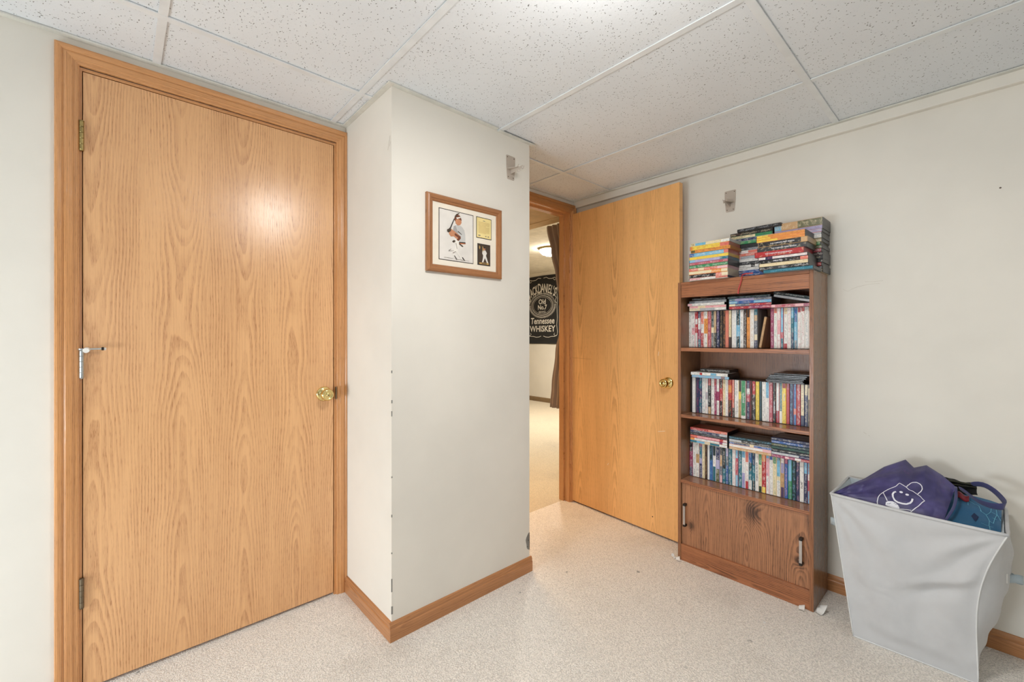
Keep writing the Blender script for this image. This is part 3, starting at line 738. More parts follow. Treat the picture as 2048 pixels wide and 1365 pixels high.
for k_, (ya, yb_, xo, hy) in enumerate(((iy0 + .001, .7886, .012, .536), (.7892, iy1 - .001, .012, 1.050))):
    m = MB(); x = BX + xo
    m.box((x, ya, .0845), (x + .014, yb_, .402), M['walnut_door'])
    d = part(m, 'sliding_door', bc)
    x0 = BX + .012
    mm = MB().box((x0 - .022 + (xo - .012), hy - .0055, .188), (x0 - .017 + (xo - .012), hy + .0055, .292), M['pewter'])
    hb = bc.location; o = mm.obj('handle', d, base=hb, bevel=.001)
    tag(o, 'silver and black pull handle')
    mm = MB()
    for z in (.182, .288): MB().box((x0 - .0225 + (xo - .012), hy - .0065, z), (x - .0002, hy + .0065, z + .011), M['black_metal']).obj('handle_foot', d, base=hb, bevel=.001)
# screw heads on the unit's right side
m = MB()
for x, z in ((BX + .03, 1.430), (BX + .14, 1.430), (BX + .03, 1.094), (BX + .10, .75)):
    m = MB(); m.lathe([(.0025, 0), (.002, .0006), (0, .0006)], M['black'], 8, Matrix.Translation((x, BY0, z)) @ Matrix.Rotation(R(90), 4, 'X')); part(m, 'nail_head', bc)

# ------------------------------------------------------------------ video cases
PAL = dict(W=((232, 230, 226), 'white'), C=((230, 214, 176), 'cream'), K=((26, 24, 26), 'black'), N=((38, 46, 86), 'navy'), B=((42, 90, 158), 'blue'), S=((120, 182, 214), 'sky blue'),
           T=((34, 110, 128), 'teal'), Q=((22, 52, 58), 'dark teal'), G=((58, 140, 92), 'green'), R=((176, 40, 46), 'red'), X=((184, 84, 98), 'rose'), M=((150, 48, 92), 'magenta'), P=((232, 176, 182), 'pink'),
           O=((228, 150, 72), 'orange'), Y=((236, 208, 84), 'yellow'), D=((58, 38, 32), 'dark brown'), A=((196, 158, 112), 'tan'), L=((166, 160, 200), 'lilac'), E=((104, 108, 116), 'grey'),
           V=((92, 94, 56), 'olive'), F=((218, 122, 104), 'salmon'), H=((176, 180, 186), 'pale grey'), U=((84, 62, 104), 'purple'), Z=((52, 54, 58), 'charcoal'))
ORD = 'zeroth first second third fourth fifth sixth seventh eighth ninth tenth eleventh twelfth thirteenth fourteenth fifteenth sixteenth seventeenth eighteenth nineteenth twentieth'.split()
def ordw(n):
    if n <= 20: return ORD[n]
    if n < 30: return 'twenty-' + ORD[n - 20]
    if n == 30: return 'thirtieth'
    return 'thirty-' + ORD[n - 30] if n < 40 else 'fortieth'
def parse(spec):
    body, _, ink = spec.partition('/')
    segs = []; a = 0
    for c, p in re.findall(r'([A-Z])(\d*)', body):
        b = int(p) / 100 if p else 1.0
        segs.append((a, b, c)); a = b
    return segs, ink
def describe(segs):
    big = max(segs, key=lambda s: s[1] - s[0]); nm = PAL[big[2]][1]
    ex = ''
    if segs[0][2] != big[2]: ex = ' with %s top' % PAL[segs[0][2]][1]
    elif segs[-1][2] != big[2]: ex = ' with %s foot' % PAL[segs[-1][2]][1]
    return nm, ex
def case(spec, loc, rot, t, label, group, H=.190, D=.135, shell=None, slip=False, title=None, tcol=None, tsize=None, seed=0, name='video_case', cat='video case'):
    """upright case: spine on local -x, thickness along y (0..t), height along z (0..H)"""
    segs, ink = parse(spec); shell = shell or M['plastic_black']
    o = None; c = .0012
    m = MB(); prof = [(c, 0), (D - .001, 0), (D, .001), (D, t - .001), (D - .001, t), (c, t), (0, t - c), (0, c)]
    m.prism([(x, y, 0) for x, y in prof], (0, 0, H), M['print'] if slip else shell)
    if slip:
        sc_ = lin(tuple(q * .8 for q in PAL[segs[-1][2]][0]))
        for q in range(len(m.f)): m.col[q] = (sc_, (0, 0, 0, 0))
    root = m.obj(name); root.location = loc; root.rotation_euler = rot
    tag(root, label, cat, group)
    e = .0004; m = MB(); z0, z1 = .0025, H - .0025; Lh = z1 - z0
    for a, b, k in segs:
        col = lin(PAL[k][0]); ik = ink
        if not ik or ik == k: ik = 'K' if sum(PAL[k][0]) > 360 else 'W'
        icol = lin(PAL[ik][0])[:3] + (0 if title else .48,)
        za, zb = z1 - Lh * a, z1 - Lh * b; ua, ub = a * Lh + seed * 3.1, b * Lh + seed * 3.1
        m.poly([(-e, c, zb), (-e, c, za), (-e, t - c, za), (-e, t - c, zb)][::-1], M['print'], col=col, ink=icol, uv=[(ub, -.5), (ua, -.5), (ua, .5), (ub, .5)][::-1])
    k = segs[len(segs) // 2][2]; col = lin(PAL[k][0]); icol = lin(PAL['K' if sum(PAL[k][0]) > 360 else 'W'][0])[:3] + (.5,)
    for y in (-e, t + e):
        m.poly([(c, y, z0), (D - .006, y, z0), (D - .006, y, z1), (c, y, z1)], M['print'], col=col, ink=icol, uv=[(seed, 0), (seed + .1, 0), (seed + .1, .3), (seed, .3)])
    for y0, y1, x1 in ((c, -e, c), (t - c, t + e, c)):
        m.poly([(-e, y0, z0), (x1, y1, z0), (x1, y1, z1), (-e, y0, z1)], M['print'], col=col, ink=icol[:3] + (0,), uv=[(0, .5)] * 4)
    s = m.obj('paper_sleeve', root)
    if title and tcol is None: tcol = M['white_print'] if sum(PAL[segs[0][2]][0]) < 360 else pm['dark']
    if title:
        m = MB(); mt = Matrix(((0, 0, -1, -e - .0003), (0, -1, 0, t / 2), (-1, 0, 0, H / 2), (0, 0, 0, 1)))
        # reading direction runs down the spine: text x -> -z, text y -> +y side facing the viewer's right
        mt = Matrix(((0, 0, -1, -e - .0003), (0, -1, 0, t / 2), (-1, 0, 0, H * (1 - title[1])), (0, 0, 0, 1)))
        text_into(m, title[0], title[2], pm['dark'] if tcol is None else tcol, mt, sx=title[3] if len(title) > 3 else 1, offset=.0002)
        m.obj('spine_lettering', s)
    return root

seed = 0
def standing(items, zf, X, place, group):
    """items: (Y of left edge, Y of right edge, spec, x offset, title)"""
    global seed
    for i, it in enumerate(items):
        yl, yr, spec = it[:3]; dx = it[3] if len(it) > 3 and it[3] else 0; ti = it[4] if len(it) > 4 else None; hh = it[5] if len(it) > 5 else .190
        t = max(.006, yl - yr - .0006); nm, ex = describe(parse(spec)[0]); seed += 1
        lab = '%s case%s, %s from left, %s' % (nm, ex, ordw(i + 1), place)
        case(spec, (X + dx, yr, zf + .0003), (0, 0, 0), t, lab, group, seed=seed, title=ti, H=hh, D=.133)
def lerp_px(pairs, spans, Ya, Yb, pa, pb):
    return [(Ya + (a - pa) / (pb - pa) * (Yb - Ya), Ya + (b - pa) / (pb - pa) * (Yb - Ya)) for a, b in spans]

def row(spec_text, X, zf, place, group, Y0, Y1):
    """spec_text lines: relative left, right, spec[, x offset]; spans rescaled to Y0..Y1 (left to right)"""
    its = []
    for ln in spec_text.strip().splitlines():
        q = ln.split(); its.append((float(q[0]), float(q[1]), q[2], float(q[3]) if len(q) > 3 else 0, None if len(q) < 5 else TITLES[q[4]]))
    a0, a1 = its[0][0], its[-1][1]
    # close small gaps so that neighbours touch, perspective spacing undone between Y0 and Y1
    def toY(p):
        s_ = (p - a0) / (a1 - a0)
        px = PX0 + s_ * (PX1 - PX0); q = (px - 1024) / F_PX
        fx, fy = .67235, .74023; rx, ry = .74023, -.67235
        return X * (fy + q * ry) / (fx + q * rx)
    PX0, PX1 = PXR
    YY = [(toY(a), toY(b)) for a, b, *_ in its]
    sc = (Y0 - Y1) / (YY[0][0] - YY[-1][1]); base = YY[-1][1]
    out = [(Y1 + (a - base) * sc, Y1 + (b - base) * sc, sp, dx, ti) for (a, b), (_, _, sp, dx, ti) in zip(YY, its)]
    standing(out, zf, X, place, group)
TITLES = dict(andreas=('SAN ANDREAS', .62, .0085), green=('VALENTINE', .45, .0095), desp=('Despicable', .35, .0075), alvin=('ALVIN AND THE CHIPMUNKS', .5, .0075, .9), battle=('BATTLE', .6, .008), battle2=('BATMAN', .6, .008))
PXR = (1377, 1619.5)
# top shelf row; positions in tenths of a photo pixel
row('''
115 182 W /x
184 243 W
''' if False else '''
115 182 W/K
183 243 W45P65W/K
244 296 R20W35R60W/W
297 353 N18W50M78T/W
354 413 F35W60R/W
414 486 W20O62W/K
488 551 X/W
553 610 Q45C60E/W
611 657 A60K/W
658 716 U60N/W
717 775 K/A .004
776 833 D/O .006
835 900 F/A
902 963 C72D/K
966 1058 W/H
1060 1136 Q40S70Q/W
1138 1210 W/K
1211 1278 D/W
1279 1345 D20O/K
1347 1435 W/A
1437 1512 T15A30E65C80N/W
''', 2.250, 1.1035, 'top shelf row', 'video cases standing on the top shelf', 1.0765, .737)
seed += 1
o = case('A/D', (2.252, .7225, 1.1050), (R(9.5), 0, 0), .010, 'thin beige case leaning in the gap of the top shelf row', 'video cases standing on the top shelf', seed=seed, H=.152, D=.12)
PXR = (1526, 1619.5)
row('''
365 438 M/W
440 516 F12W/G
518 590 W30P65W/X
592 658 S60X75T/W
665 748 C15W88R/N
750 826 W/X
828 893 S25T60N/W
895 968 B35S80E/W
972 1052 X12W/X
1055 1140 R10W/R
1143 1222 W/T
1225 1307 F10W/F
1309 1362 W/F
''', 2.250, 1.1035, 'top shelf right group', 'video cases standing on the top shelf', .682, .5085)
PXR = (1376.5, 1619.5)
row('''
105 164 K/D
165 226 W/H -.012
228 287 N/X
288 346 T30N60T/P
347 411 W/T
413 469 W40H60W/X
470 531 R20K80A/W
533 596 W/D
597 641 R20M/W
642 705 W35M60W/K
707 769 K25R60K/W
771 824 C/D
825 881 W/N
884 960 R15O35R55K/O
962 1012 F75D/W
1014 1097 W/K
1099 1162 D30Y50A/K
1164 1256 G92W/W -.010 green
1258 1333 N20W35X55N/W
1335 1372 D/R
1373 1446 R35D70K/W
1448 1518 Y/V
1520 1576 Q/T
1577 1652 W/K
1653 1722 S40W/N
1723 1795 X/W
1796 1862 K/C 0 andreas
1864 1930 W70R/S
1932 1990 T70W/C
1991 2070 R12Y/D 0 desp
2072 2140 X15R/X
2142 2218 N/S
2219 2285 B60F75B/S
2287 2364 R/W
2366 2444 C75N/D
2446 2518 C25N/C
2520 2596 K8C35K/W
2598 2672 B20H90W/N
''', 2.262, .757, 'middle shelf row', 'video cases standing on the middle shelf', 1.0705, .508)
PXR = (1376, 1619)
row('''
90 147 K30M75N/W
149 205 W/K
206 264 W35A60W/D
265 314 M12T45L60N/W
315 361 C/D
363 406 D/A
408 444 W/H
445 500 Q45B/S
502 556 Q30W60T/K
558 623 N40L65V/W
625 673 K25A55E80P/W
675 729 K60T/W
730 780 L25E50B/W
782 843 T/W
845 901 W/X
902 951 S25X70S/W
953 1014 T/W
1015 1075 S20W60L/B
1077 1135 F30W80R/X
1136 1196 B30Q50T75W/W
1197 1250 N35T75K/W
1250 1309 W/K 0 alvin
1311 1367 G30C85K/G
1369 1438 O20R85Y/W
1441 1497 S10P55W/B
1499 1562 B12W/E
1564 1625 G20C/G
1627 1695 T10S50C60W/T
1698 1762 W15L40A75U/K
1764 1827 M15B/P
1829 1896 S55G/L
1898 1967 Q/S
1969 2030 C6N/P
2032 2105 W/N 0 battle
2107 2168 S30N/W
2170 2236 S30W45X70S/M
2238 2300 C/G
''', 2.252, .419, 'bottom shelf row', 'video cases standing on the bottom shelf', 1.0705, .508)

def stack(items, X, YL, z0, place, group, W=.190):
    """lying cases, listed from the bottom: (spec, thickness, dx, dy, yaw[, title])"""
    global seed
    z = z0
    for i, it in enumerate(items):
        spec, t, dx, dy, yaw = it[:5]; ti = it[5] if len(it) > 5 else None; seed += 1
        D = it[6] if len(it) > 6 else .133; Wd = it[7] if len(it) > 7 else W
        nm, ex = describe(parse(spec)[0]); ex = ex.replace('top', 'left end').replace('foot', 'right end')
        n = len(items)
        pos = 'bottom of' if i == 0 else 'top of' if i == n - 1 else ordw(i + 1) + ' up in'
        lab = '%s case%s, %s %s' % (nm, ex, pos, place)
        # local z -> +y (left in view), local y -> -z
        case(spec, (X + dx, YL - Wd + dy, z + t), (R(-90), 0, 0), t - .0003, lab, group, seed=seed, title=ti, H=Wd, D=D, slip=('left stack' in place and rnd.random() < .65) or (ti is not None and 'COMPLETE' in ti[0]))
        o = bpy.context.scene.collection.objects[-1]
        z += t
    return z
def yaw_last(): pass
GT = 'video cases stacked on top of the shelving unit'
def stack2(items, *a, **k):
    before = set(bpy.data.objects); z = stack(items, *a, **k)
    return z
zt1 = BH + .0006
k = 1
stack([('P30W70F', .0100, 0, 0, 0), ('K70F85C/W', .0185, .001, 0, 0, ('LUCKY', .38, .012, 1.1) if False else None), ('C60O85C/W', .0165, -.001, .001, 0), ('F25C40F75P/W', .0150, 0, .001, 0), ('G/W', .0150, 0, -.001, 0),
       ('X/W', .0135, .001, -.001, 0), ('S15L80T/W', .0140, 0, -.001, 0), ('Y/O', .0140, .0, -.002, 0), ('B12S70S90F/W', .0190, .001, -.001, 0), ('V10O/D', .0145, -.004, -.012, 0), ('O6Y78F/R', .0200, -.002, -.006, 0), ('C12S40C80W/G', .0150, .001, -.007, 0, ('ICE', .07, .012, .8))],
      2.130, 1.015, zt1, 'unit-top left stack', GT)
stack([('W40P/K', .0135, 0, 0, 0), ('U45B/W', .0135, 0, 0, 0), ('N30B/W', .0145, 0, -.001, 0), ('W/K', .0140, 0, .002, 0), ('K15W50K60W/K', .0145, .001, .001, 0), ('A20Z/W', .0140, -.001, -.001, 0), ('L20W/E', .0140, 0, .001, 0),
       ('P25H/E', .0140, 0, 0, 0), ('F/W', .0130, 0, 0, 0), ('P20W45F/X', .0145, -.001, .003, 0), ('Z40E/W', .0130, 0, -.002, 0), ('K/Z', .0190, 0, 0, 0), ('G/C', .0145, -.001, 0, 0), ('N60B80W90N/W', .0150, 0, -.002, 0), ('C60G/K', .0140, 0, 0, 0), ('D30K/C', .0155, 0, .001, 0, ('EMPIRE', .45, .010, 1.2) if False else None),
       ('K/H', .0145, -.012, -.036, 0)],
      2.266, .866, zt1, 'unit-top second stack', GT)
stack([('T/S', .0130, 0, -.014, 0), ('K20Z60K/W', .0150, 0, .002, 0), ('C/A', .0140, 0, .003, 0), ('K70D85F/W', .0165, .001, .003, 0, ('PIRATES', .4, .009, 1.1)), ('W15N30W/X', .0130, 0, .006, 0), ('R/C', .0230, -.006, .018, 0, ('THE COMPLETE SECOND SEASON', .5, .0068, 1)),
       ('Z/C', .0220, .002, .010, 0, ('THE COMPLETE THIRD SEASON', .55, .0068, 1)), ('K88A/C', .0225, .0, .006, 0, ('THE COMPLETE FIRST SEASON', .5, .0068, 1)),
       ('Y45O/R', .0100, .0, .014, 0), ('Y30O/R', .0100, .0, .014, 0), ('Y25O/D', .0100, .0, .014, 0)],
      2.125, .688, zt1, 'unit-top front right stack', GT)
SD = M['plastic_side']
stack([('C/D', .0140, 0, 0, 0), ('Z/W', .0140, 0, 0, 0), ('D80R/W', .0150, 0, .004, 0), ('K/W', .0150, 0, 0, 0), ('Z/C', .0165, 0, 0, 0), ('D/W', .0150, 0, 0, 0), ('K85X/W', .0150, 0, .004, 0), ('V/W', .0150, 0, .002, 0), ('G/C', .0150, 0, .008, 0), ('C/E', .0145, 0, .003, 0),
       ('W/E', .0140, -.014, .0, 0), ('X50P80H/W', .0140, 0, .004, 0), ('R50P75L/W', .0140, 0, .002, 0), ('L/U', .0155, 0, 0, 0), ('S15A50V/C', .0340, 0, 0, 0)],
      2.268, .672, zt1, 'unit-top rear right stack', GT)
# lying cases inside the unit
z1 = 1.1035 + .1905
GS = 'video cases lying on top of the shelf rows'
PZ = {'L': []}
stack([('C30H70W/E', .0130, 0, 0, 0), ('P25C45P/R', .0130, 0, 0, 0), ('P12W/K', .0125, -.006, .006, 0), ('E15H/Z', .0130, 0, 0, 0)], 2.215, 1.055, z1, 'left pile, top shelf', GS)
stack([('R50M80X/W', .0130, 0, 0, 0), ('C15E50R/W', .0125, 0, 0, 0), ('S20B60S/C', .0130, 0, 0, 0), ('T15L60E/W', .0125, 0, 0, 0), ('Q/H', .0115, 0, .006, 0)], 2.215, .855, z1, 'centre pile, top shelf', GS)
stack([('P10X60P80M/W', .0130, 0, 0, 0, None, .133, .163)], 2.215, .6705, z1 - .0005, 'right end above top shelf cases', GS)
seed += 1
def tilted(spec, X, Yr, z, tilt, t, label, H=.16):
    global seed; seed += 1
    case(spec, (X, Yr, z), (R(-90 + tilt), 0, 0), t, label, GS, seed=seed, H=H)
tilted('H/W', 2.235, .5125, 1.3215, 13, .011, 'grey-edged case sloping down rightwards under the header board', .155)
tilted('K40Q/W', 2.240, .5125, 1.3355, 13, .012, 'black case tilted just under the header board at right', .155)
tilted('Z/H', 2.222, .872, 1.3565, 1.2, .010, 'charcoal case lying tilted under the left of the header board', .17)
z2 = .757 + .1905
stack([('S12S80E90S/F', .0140, .0, 0, 0), ('W25R32W55S70W/K', .0145, -.003, .004, 0)], 2.222, 1.045, z2, 'left pile, middle shelf', GS)
seed += 1
case('K/K', (2.27, .872, z2 + .0290 + .016), (R(-90), 0, 0), .0155, 'plain black case pushed back atop the left middle pile', GS, seed=seed, H=.150, D=.110)
for i in range(6):
    seed += 1; t = .0072
    dy = [0, .004, .002, -.004, -.008, -.022][i]; dx = [0, -.002, .004, .008, .012, .022][i]
    case('Z/H', (2.232 + dx, .555 - .012 + dy, z2 + t * (i + 1)), (R(-90), 0, R([0, 1, -1, 1, 2, -1][i])), t - .0003,
         'slim grey disc case, %s from bottom of thin right pile' % ordw(i + 1) if i < 5 else 'slim grey disc case on top of the thin right-hand pile', 'slim disc cases on the middle shelf row', seed=seed, H=.148, D=.125)
z3 = .419 + .1905
stack([('T18S40C55T80W/B', .0130, 0, 0, 0), ('O12W80M88W/T', .0125, 0, 0, 0), ('F20P80R90W/R', .0135, 0, 0, 0), ('Z/H', .0130, 0, 0, 0), ('N80H/W', .0130, 0, 0, 0), ('R50F/W', .0130, .001, .0, 0)], 2.215, 1.050, z3, 'left pile, bottom shelf', GS)
stack([('A/W', .0125, 0, 0, 0), ('W80P/H', .0130, 0, 0, 0), ('B12N50C60B/W', .0130, 0, 0, 0), ('H30Z/W', .0125, 0, 0, 0), ('Q/S', .0130, 0, 0, 0)], 2.215, .855, z3, 'centre pile, bottom shelf', GS)
stack([('M35P45M60W75R/W', .0125, 0, 0, 0, None, .133, .158), ('H70N/W', .0130, 0, 0, 0, None, .133, .158), ('K/W', .0130, 0, 0, 0, None, .133, .158), ('Q/G', .0130, 0, 0, 0, None, .133, .158), ('V40Q/H', .0125, 0, 0, 0, None, .133, .158), ('B80N/W', .0130, 0, 0, 0, None, .133, .158), ('N/W', .0130, 0, 0, 0, None, .133, .158)],
      2.215, .6685, z3, 'right pile, bottom shelf', GS)

# red ribbon bookmark
rb = MB()
P1 = [(2.118, .712, 1.4475), (2.119, .745, 1.4490), (2.128, .762, 1.4460), (2.150, .770, 1.4435), (2.1535, .774, 1.430), (2.1535, .780, 1.405), (2.1535, .787, 1.385), (2.1535, .789, 1.362)]
rb.ribbon(P1, .0055, (1, 0, 0), M['ribbon'])
rbo = rb.obj('ribbon_bookmark', base=(2.153, .78, 1.40), solid=.0006); tag(rbo, 'thin red ribbon hanging from the stacked cases over the header board', 'ribbon')

# ------------------------------------------------------------------ fabric hamper
import mathutils.noise as mn
HB = [Vector(p) for p in ((2.098, .348, 0), (2.112, .022, 0), (2.375, .030, 0), (2.375, .345, 0))]
HT = [Vector(p) for p in ((2.092, .418, .535), (2.056, -.043, .536), (2.368, -.045, .539), (2.392, .415, .536))]
hp = thing('laundry_hamper', 'tall grey fabric hamper standing beside the shelving unit, filled with bags', 'hamper', (2.235, .18, 0))
def hring(v):
    cs = [HB[i].lerp(HT[i], v) for i in range(4)]
    k_ = math.sin(math.pi * max(0, min(1, v)) ** 1.25) if 0 < v < 1 else 0   # the loaded cloth pulls the front right edge in and lets the back right edge out
    cs[1] = cs[1] + Vector((.010 * k_, .034 * k_, 0)); cs[2] = cs[2] + Vector((0, -.012 * k_, 0))
    return cs
def hsurf(side, u, v):
    cs = hring(v); a, b = cs[side], cs[(side + 1) % 4]
    p = a.lerp(b, u); cen = sum(cs, Vector()) / 4
    nrm = (b - a).cross(Vector((0, 0, 1))).normalized()
    if nrm.dot(p - cen) < 0: nrm = -nrm
    e = (4 * u * (1 - u)); w_ = math.sin(math.pi * min(1, v * 1.02))
    amp = [.010, .040, .0, .012][side]
    bul = amp * e * (math.sin(math.pi * v) ** .8 if 0 < v < 1 else 0)
    if side == 1: bul = .046 * e * math.sin(math.pi * max(v, 0) ** 1.3)
    f = e ** .5
    if side == 0:   # drag folds fan in from the two upper corners and low horizontal creases
        d1_ = math.atan2((1 - v) * 1.15, u + .02); d2_ = math.atan2((1 - v) * 1.15, 1.02 - u)
        wr = .0125 * math.sin(d2_ * 10 + 1.0) * math.exp(-((1 - u) ** 2 + (.62 - v) ** 2) * 5.5) + .0090 * math.sin(d1_ * 12) * math.exp(-(u ** 2 + (.75 - v) ** 2) * 6)
        wr += .004 * math.sin((v * .8 + u * .5) * 30) * math.exp(-((u - .12) / .16) ** 2) * math.exp(-((v - .45) / .3) ** 2)
        wr += .017 * math.exp(-((v - .52 - .35 * (u - .55)) / .035) ** 2) * math.exp(-((u - .78) / .2) ** 2) - .015 * math.exp(-((v - .46 - .35 * (u - .55)) / .05) ** 2) * math.exp(-((u - .78) / .22) ** 2)
        wr += .003 * math.sin(v * 46 + u * 3) * math.exp(-(v / .16) ** 2)
    else: wr = (.0022 * math.sin(v * 30 + 5 * u + side) + .006 * mn.noise(Vector((u * 2, v * 9 + u * 2, 3 + side)))) * e
    wr += .011 * (mn.noise(Vector((u * 3.1 + side * 9, v * 3.4, 1.7)))) + .0022 * mn.noise(Vector((u * 11 + side, v * 9, 4)))
    edge = min(1, 9 * min(v, 1 - v))
    wr *= f * edge
    return p + nrm * (bul + wr)
m = MB()
for sd in range(4): m.grid(lambda u, v, sd=sd: hsurf(sd, u, v), 60, 60, M['hamper'])
body = part(m, 'fabric_body', hp, smooth=True)
m = MB()
for sd in range(4):
    cs, ct_ = hring(.45), hring(.998); cen = Vector((2.235, .18, .3))
    def inner(u, v, sd=sd):
        c0 = hring(.78 + .22 * v); p = c0[sd].lerp(c0[(sd + 1) % 4], u); ce = sum(c0, Vector()) / 4
        return p + (Vector((ce.x, ce.y, p.z)) - p) * (.03 + .10 * (1 - v))
    m.grid(inner, 2, 2, M['hamper_in'])
cs = hring(.78); m.poly([c + (sum(cs, Vector()) / 4 - c) * .13 for c in cs], M['hamper_in'])
part(m, 'lining', hp)
m = MB(); loop = HT + [HT[0]]; pts = []
for a, b in zip(loop, loop[1:]):
    for i in range(10): pts.append(a.lerp(b, i / 10) + Vector((0, 0, -.004 * math.sin(math.pi * i / 10))))
m.tube(pts + [HT[0]], .0052, M['hamper'], 8); part(m, 'rim', hp, smooth=True)
for i in (0, 1, 2, 3):
    m = MB().tube([hsurf(i, 0, q / 20) + Vector((0, 0, 0)) for q in range(21)], .0022, M['piping'], 6); part(m, 'seam_piping', hp, smooth=True)
m = MB().tube([hsurf(0, q / 20, .006) for q in range(21)], .002, M['piping'], 6); part(m, 'bottom_piping', hp, smooth=True)
def loop_handle(y, z, x, sg, out, w_):
    m = MB(); N = 10
    def fn(u, v):
        a = math.pi * u; return (x + .05 * u + .006 * math.sin(a), y + sg * out * math.sin(a), z + (v - .5) * w_ + .006 * math.sin(a * 2))
    m.grid(fn, N, 2, M['strap_grey']); return part(m, 'carry_handle', hp, smooth=True, solid=.002)
loop_handle(.392, .415, 2.098, 1, .034, .026)
_h = hsurf(1, .42, .66)
hA = loop_handle(_h.y + .006, .335, 2.225, -1, .042, .028)
_h = hsurf(1, .36, .66)
m = MB().box((_h.x - .001, _h.y - .0025, _h.z - .016), (_h.x + .001, _h.y + .002, _h.z + .016), M['rubber']); part(m, 'stitching', hp)

# ------------------------------------------------------------------ things in the hamper
def hull_surface(name, root, bot, top, mat, bulge, nu=40, nv=24, back=.03, wr=.006, parent_mesh=None):
    """soft bag front between two curves, closed by a slack back"""
    def cv(c, u):
        x = u * (len(c) - 1); i = min(int(x), len(c) - 2); f = x - i; f = f * f * (3 - 2 * f) * .5 + f * .5
        return Vector(c[i]).lerp(Vector(c[i + 1]), f)
    def front(u, v):
        a, b = cv(bot, u), cv(top, u); p = a.lerp(b, v); e = math.sin(math.pi * v) ** .7 * min(1, 6 * min(u, 1 - u) + .05)
        n_ = Vector((-.75, -.1, .65)); w2 = mn.noise(Vector((u * 4.5, v * 3.2, 2.2))) * wr + mn.noise(Vector((u * 12, v * 9, 7))) * wr * .35
        return p + n_ * (bulge * e + w2 * min(1, 6 * min(v, 1 - v)))
    def rear(u, v):
        p = front(u, v); a, b = cv(bot, u), cv(top, u); q = a.lerp(b, v)
        return q + Vector((1, 0, -.25)) * back * math.sin(math.pi * v) ** .6 * min(1, 5 * min(u, 1 - u))
    m = MB().grid(front, nu, nv, mat).grid(lambda u, v: rear(u, v) + Vector((.0004, 0, 0)), nu, nv, mat)
    o = part(m, name, root, smooth=True)
    return front, o
tb = thing('tote_bag', 'purple tote bag with a smiling bag drawing, slumped in the hamper', 'bag', (2.2, .25, .5))
TB = [(2.107, 0.410, 0.520), (2.103, 0.368, 0.520), (2.100, 0.326, 0.520), (2.097, 0.284, 0.520), (2.093, 0.241, 0.520), (2.090, 0.202, 0.520), (2.088, 0.166, 0.520), (2.085, 0.132, 0.520), (2.083, 0.102, 0.520)]
TT = [(2.095, 0.409, 0.541), (2.160, 0.374, 0.564), (2.220, 0.331, 0.590), (2.270, 0.279, 0.637), (2.300, 0.218, 0.673), (2.270, 0.191, 0.653), (2.270, 0.156, 0.670), (2.270, 0.113, 0.642), (2.250, 0.078, 0.613)]
LOGO = {
  'body': [(0.3999, 0.0433), (0.3924, 0.0977), (0.3938, 0.1637), (0.4054, 0.2333), (0.4186, 0.2776), (0.4341, 0.3139), (0.4564, 0.3565), (0.4787, 0.386), (0.5025, 0.4108), (0.5269, 0.4746), (0.5837, 0.4677), (0.6646, 0.4284), (0.7072, 0.3732), (0.7904, 0.2983), (0.7609, 0.214), (0.7142, 0.1276), (0.6828, 0.051)],
  'hand': [(0.592, 0.4789), (0.5998, 0.5218), (0.623, 0.5776), (0.6547, 0.5996), (0.6861, 0.602), (0.7142, 0.575), (0.7365, 0.536), (0.7478, 0.4884), (0.737, 0.4412), (0.7185, 0.4035), (0.7083, 0.3713)],
  'smile': [(0.516, 0.3019), (0.4906, 0.2796), (0.4839, 0.2451), (0.493, 0.1983), (0.525, 0.1633), (0.5546, 0.1495), (0.5887, 0.1496), (0.6383, 0.1663), (0.6665, 0.1947), (0.6762, 0.2325), (0.6785, 0.2833)],
  'tag': [(0.421, 0.2778), (0.438, 0.197), (0.4578, 0.1283)],
  'low': [(0.5765, 0.057), (0.6079, 0.0692), (0.6592, 0.074), (0.683, 0.0735)],
  'eye1': [(0.5533, 0.336), (0.5651, 0.3316)],
  'eye2': [(0.6047, 0.3327), (0.6277, 0.3275)],
}
BLOB = [(0.4513, 0.1019), (0.4638, 0.1238), (0.5043, 0.134), (0.5394, 0.13), (0.5588, 0.1102), (0.572, 0.0817), (0.5766, 0.048), (0.5499, 0.0414), (0.5099, 0.0446), (0.4721, 0.0506), (0.4534, 0.0604)]
TFR, tbo = hull_surface('fabric_panel', tb, TB, TT, M['tote'], .022, nu=80, nv=40, back=.05, wr=.011)
def lines_on(name, keys, w_, lift=.0012):
    m = MB()
    for k in keys:
        pl = LOGO[k]; pts = []; ns = []
        for a, b in zip(pl, pl[1:]):
            for i in range(5): pts.append((a[0] + (b[0] - a[0]) * i / 5, a[1] + (b[1] - a[1]) * i / 5))
        pts.append(pl[-1]); P3 = []
        for u, v in pts:
            p = TFR(u, v); n_ = (TFR(min(1, u + .01), v) - TFR(u - .01, v)).cross(TFR(u, min(1, v + .02)) - TFR(u, max(0, v - .02))).normalized()
            if n_.x > 0: n_ = -n_
            P3.append((p + n_ * lift, n_))
        b0 = len(m.v)
        for i, (p, n_) in enumerate(P3):
            t_ = (P3[min(i + 1, len(P3) - 1)][0] - P3[max(i - 1, 0)][0]).normalized(); c_ = t_.cross(n_).normalized() * w_ / 2
            m.v += [tuple(p - c_), tuple(p + c_)]
        for i in range(len(P3) - 1): q = b0 + 2 * i; m.face([q, q + 1, q + 3, q + 2], M['white_print'])
    return part(m, name, tb)
lines_on('bag_drawing', ('body', 'hand', 'tag', 'low'), .0026)
lines_on('smile_drawing', ('smile',), .0052, .0016)
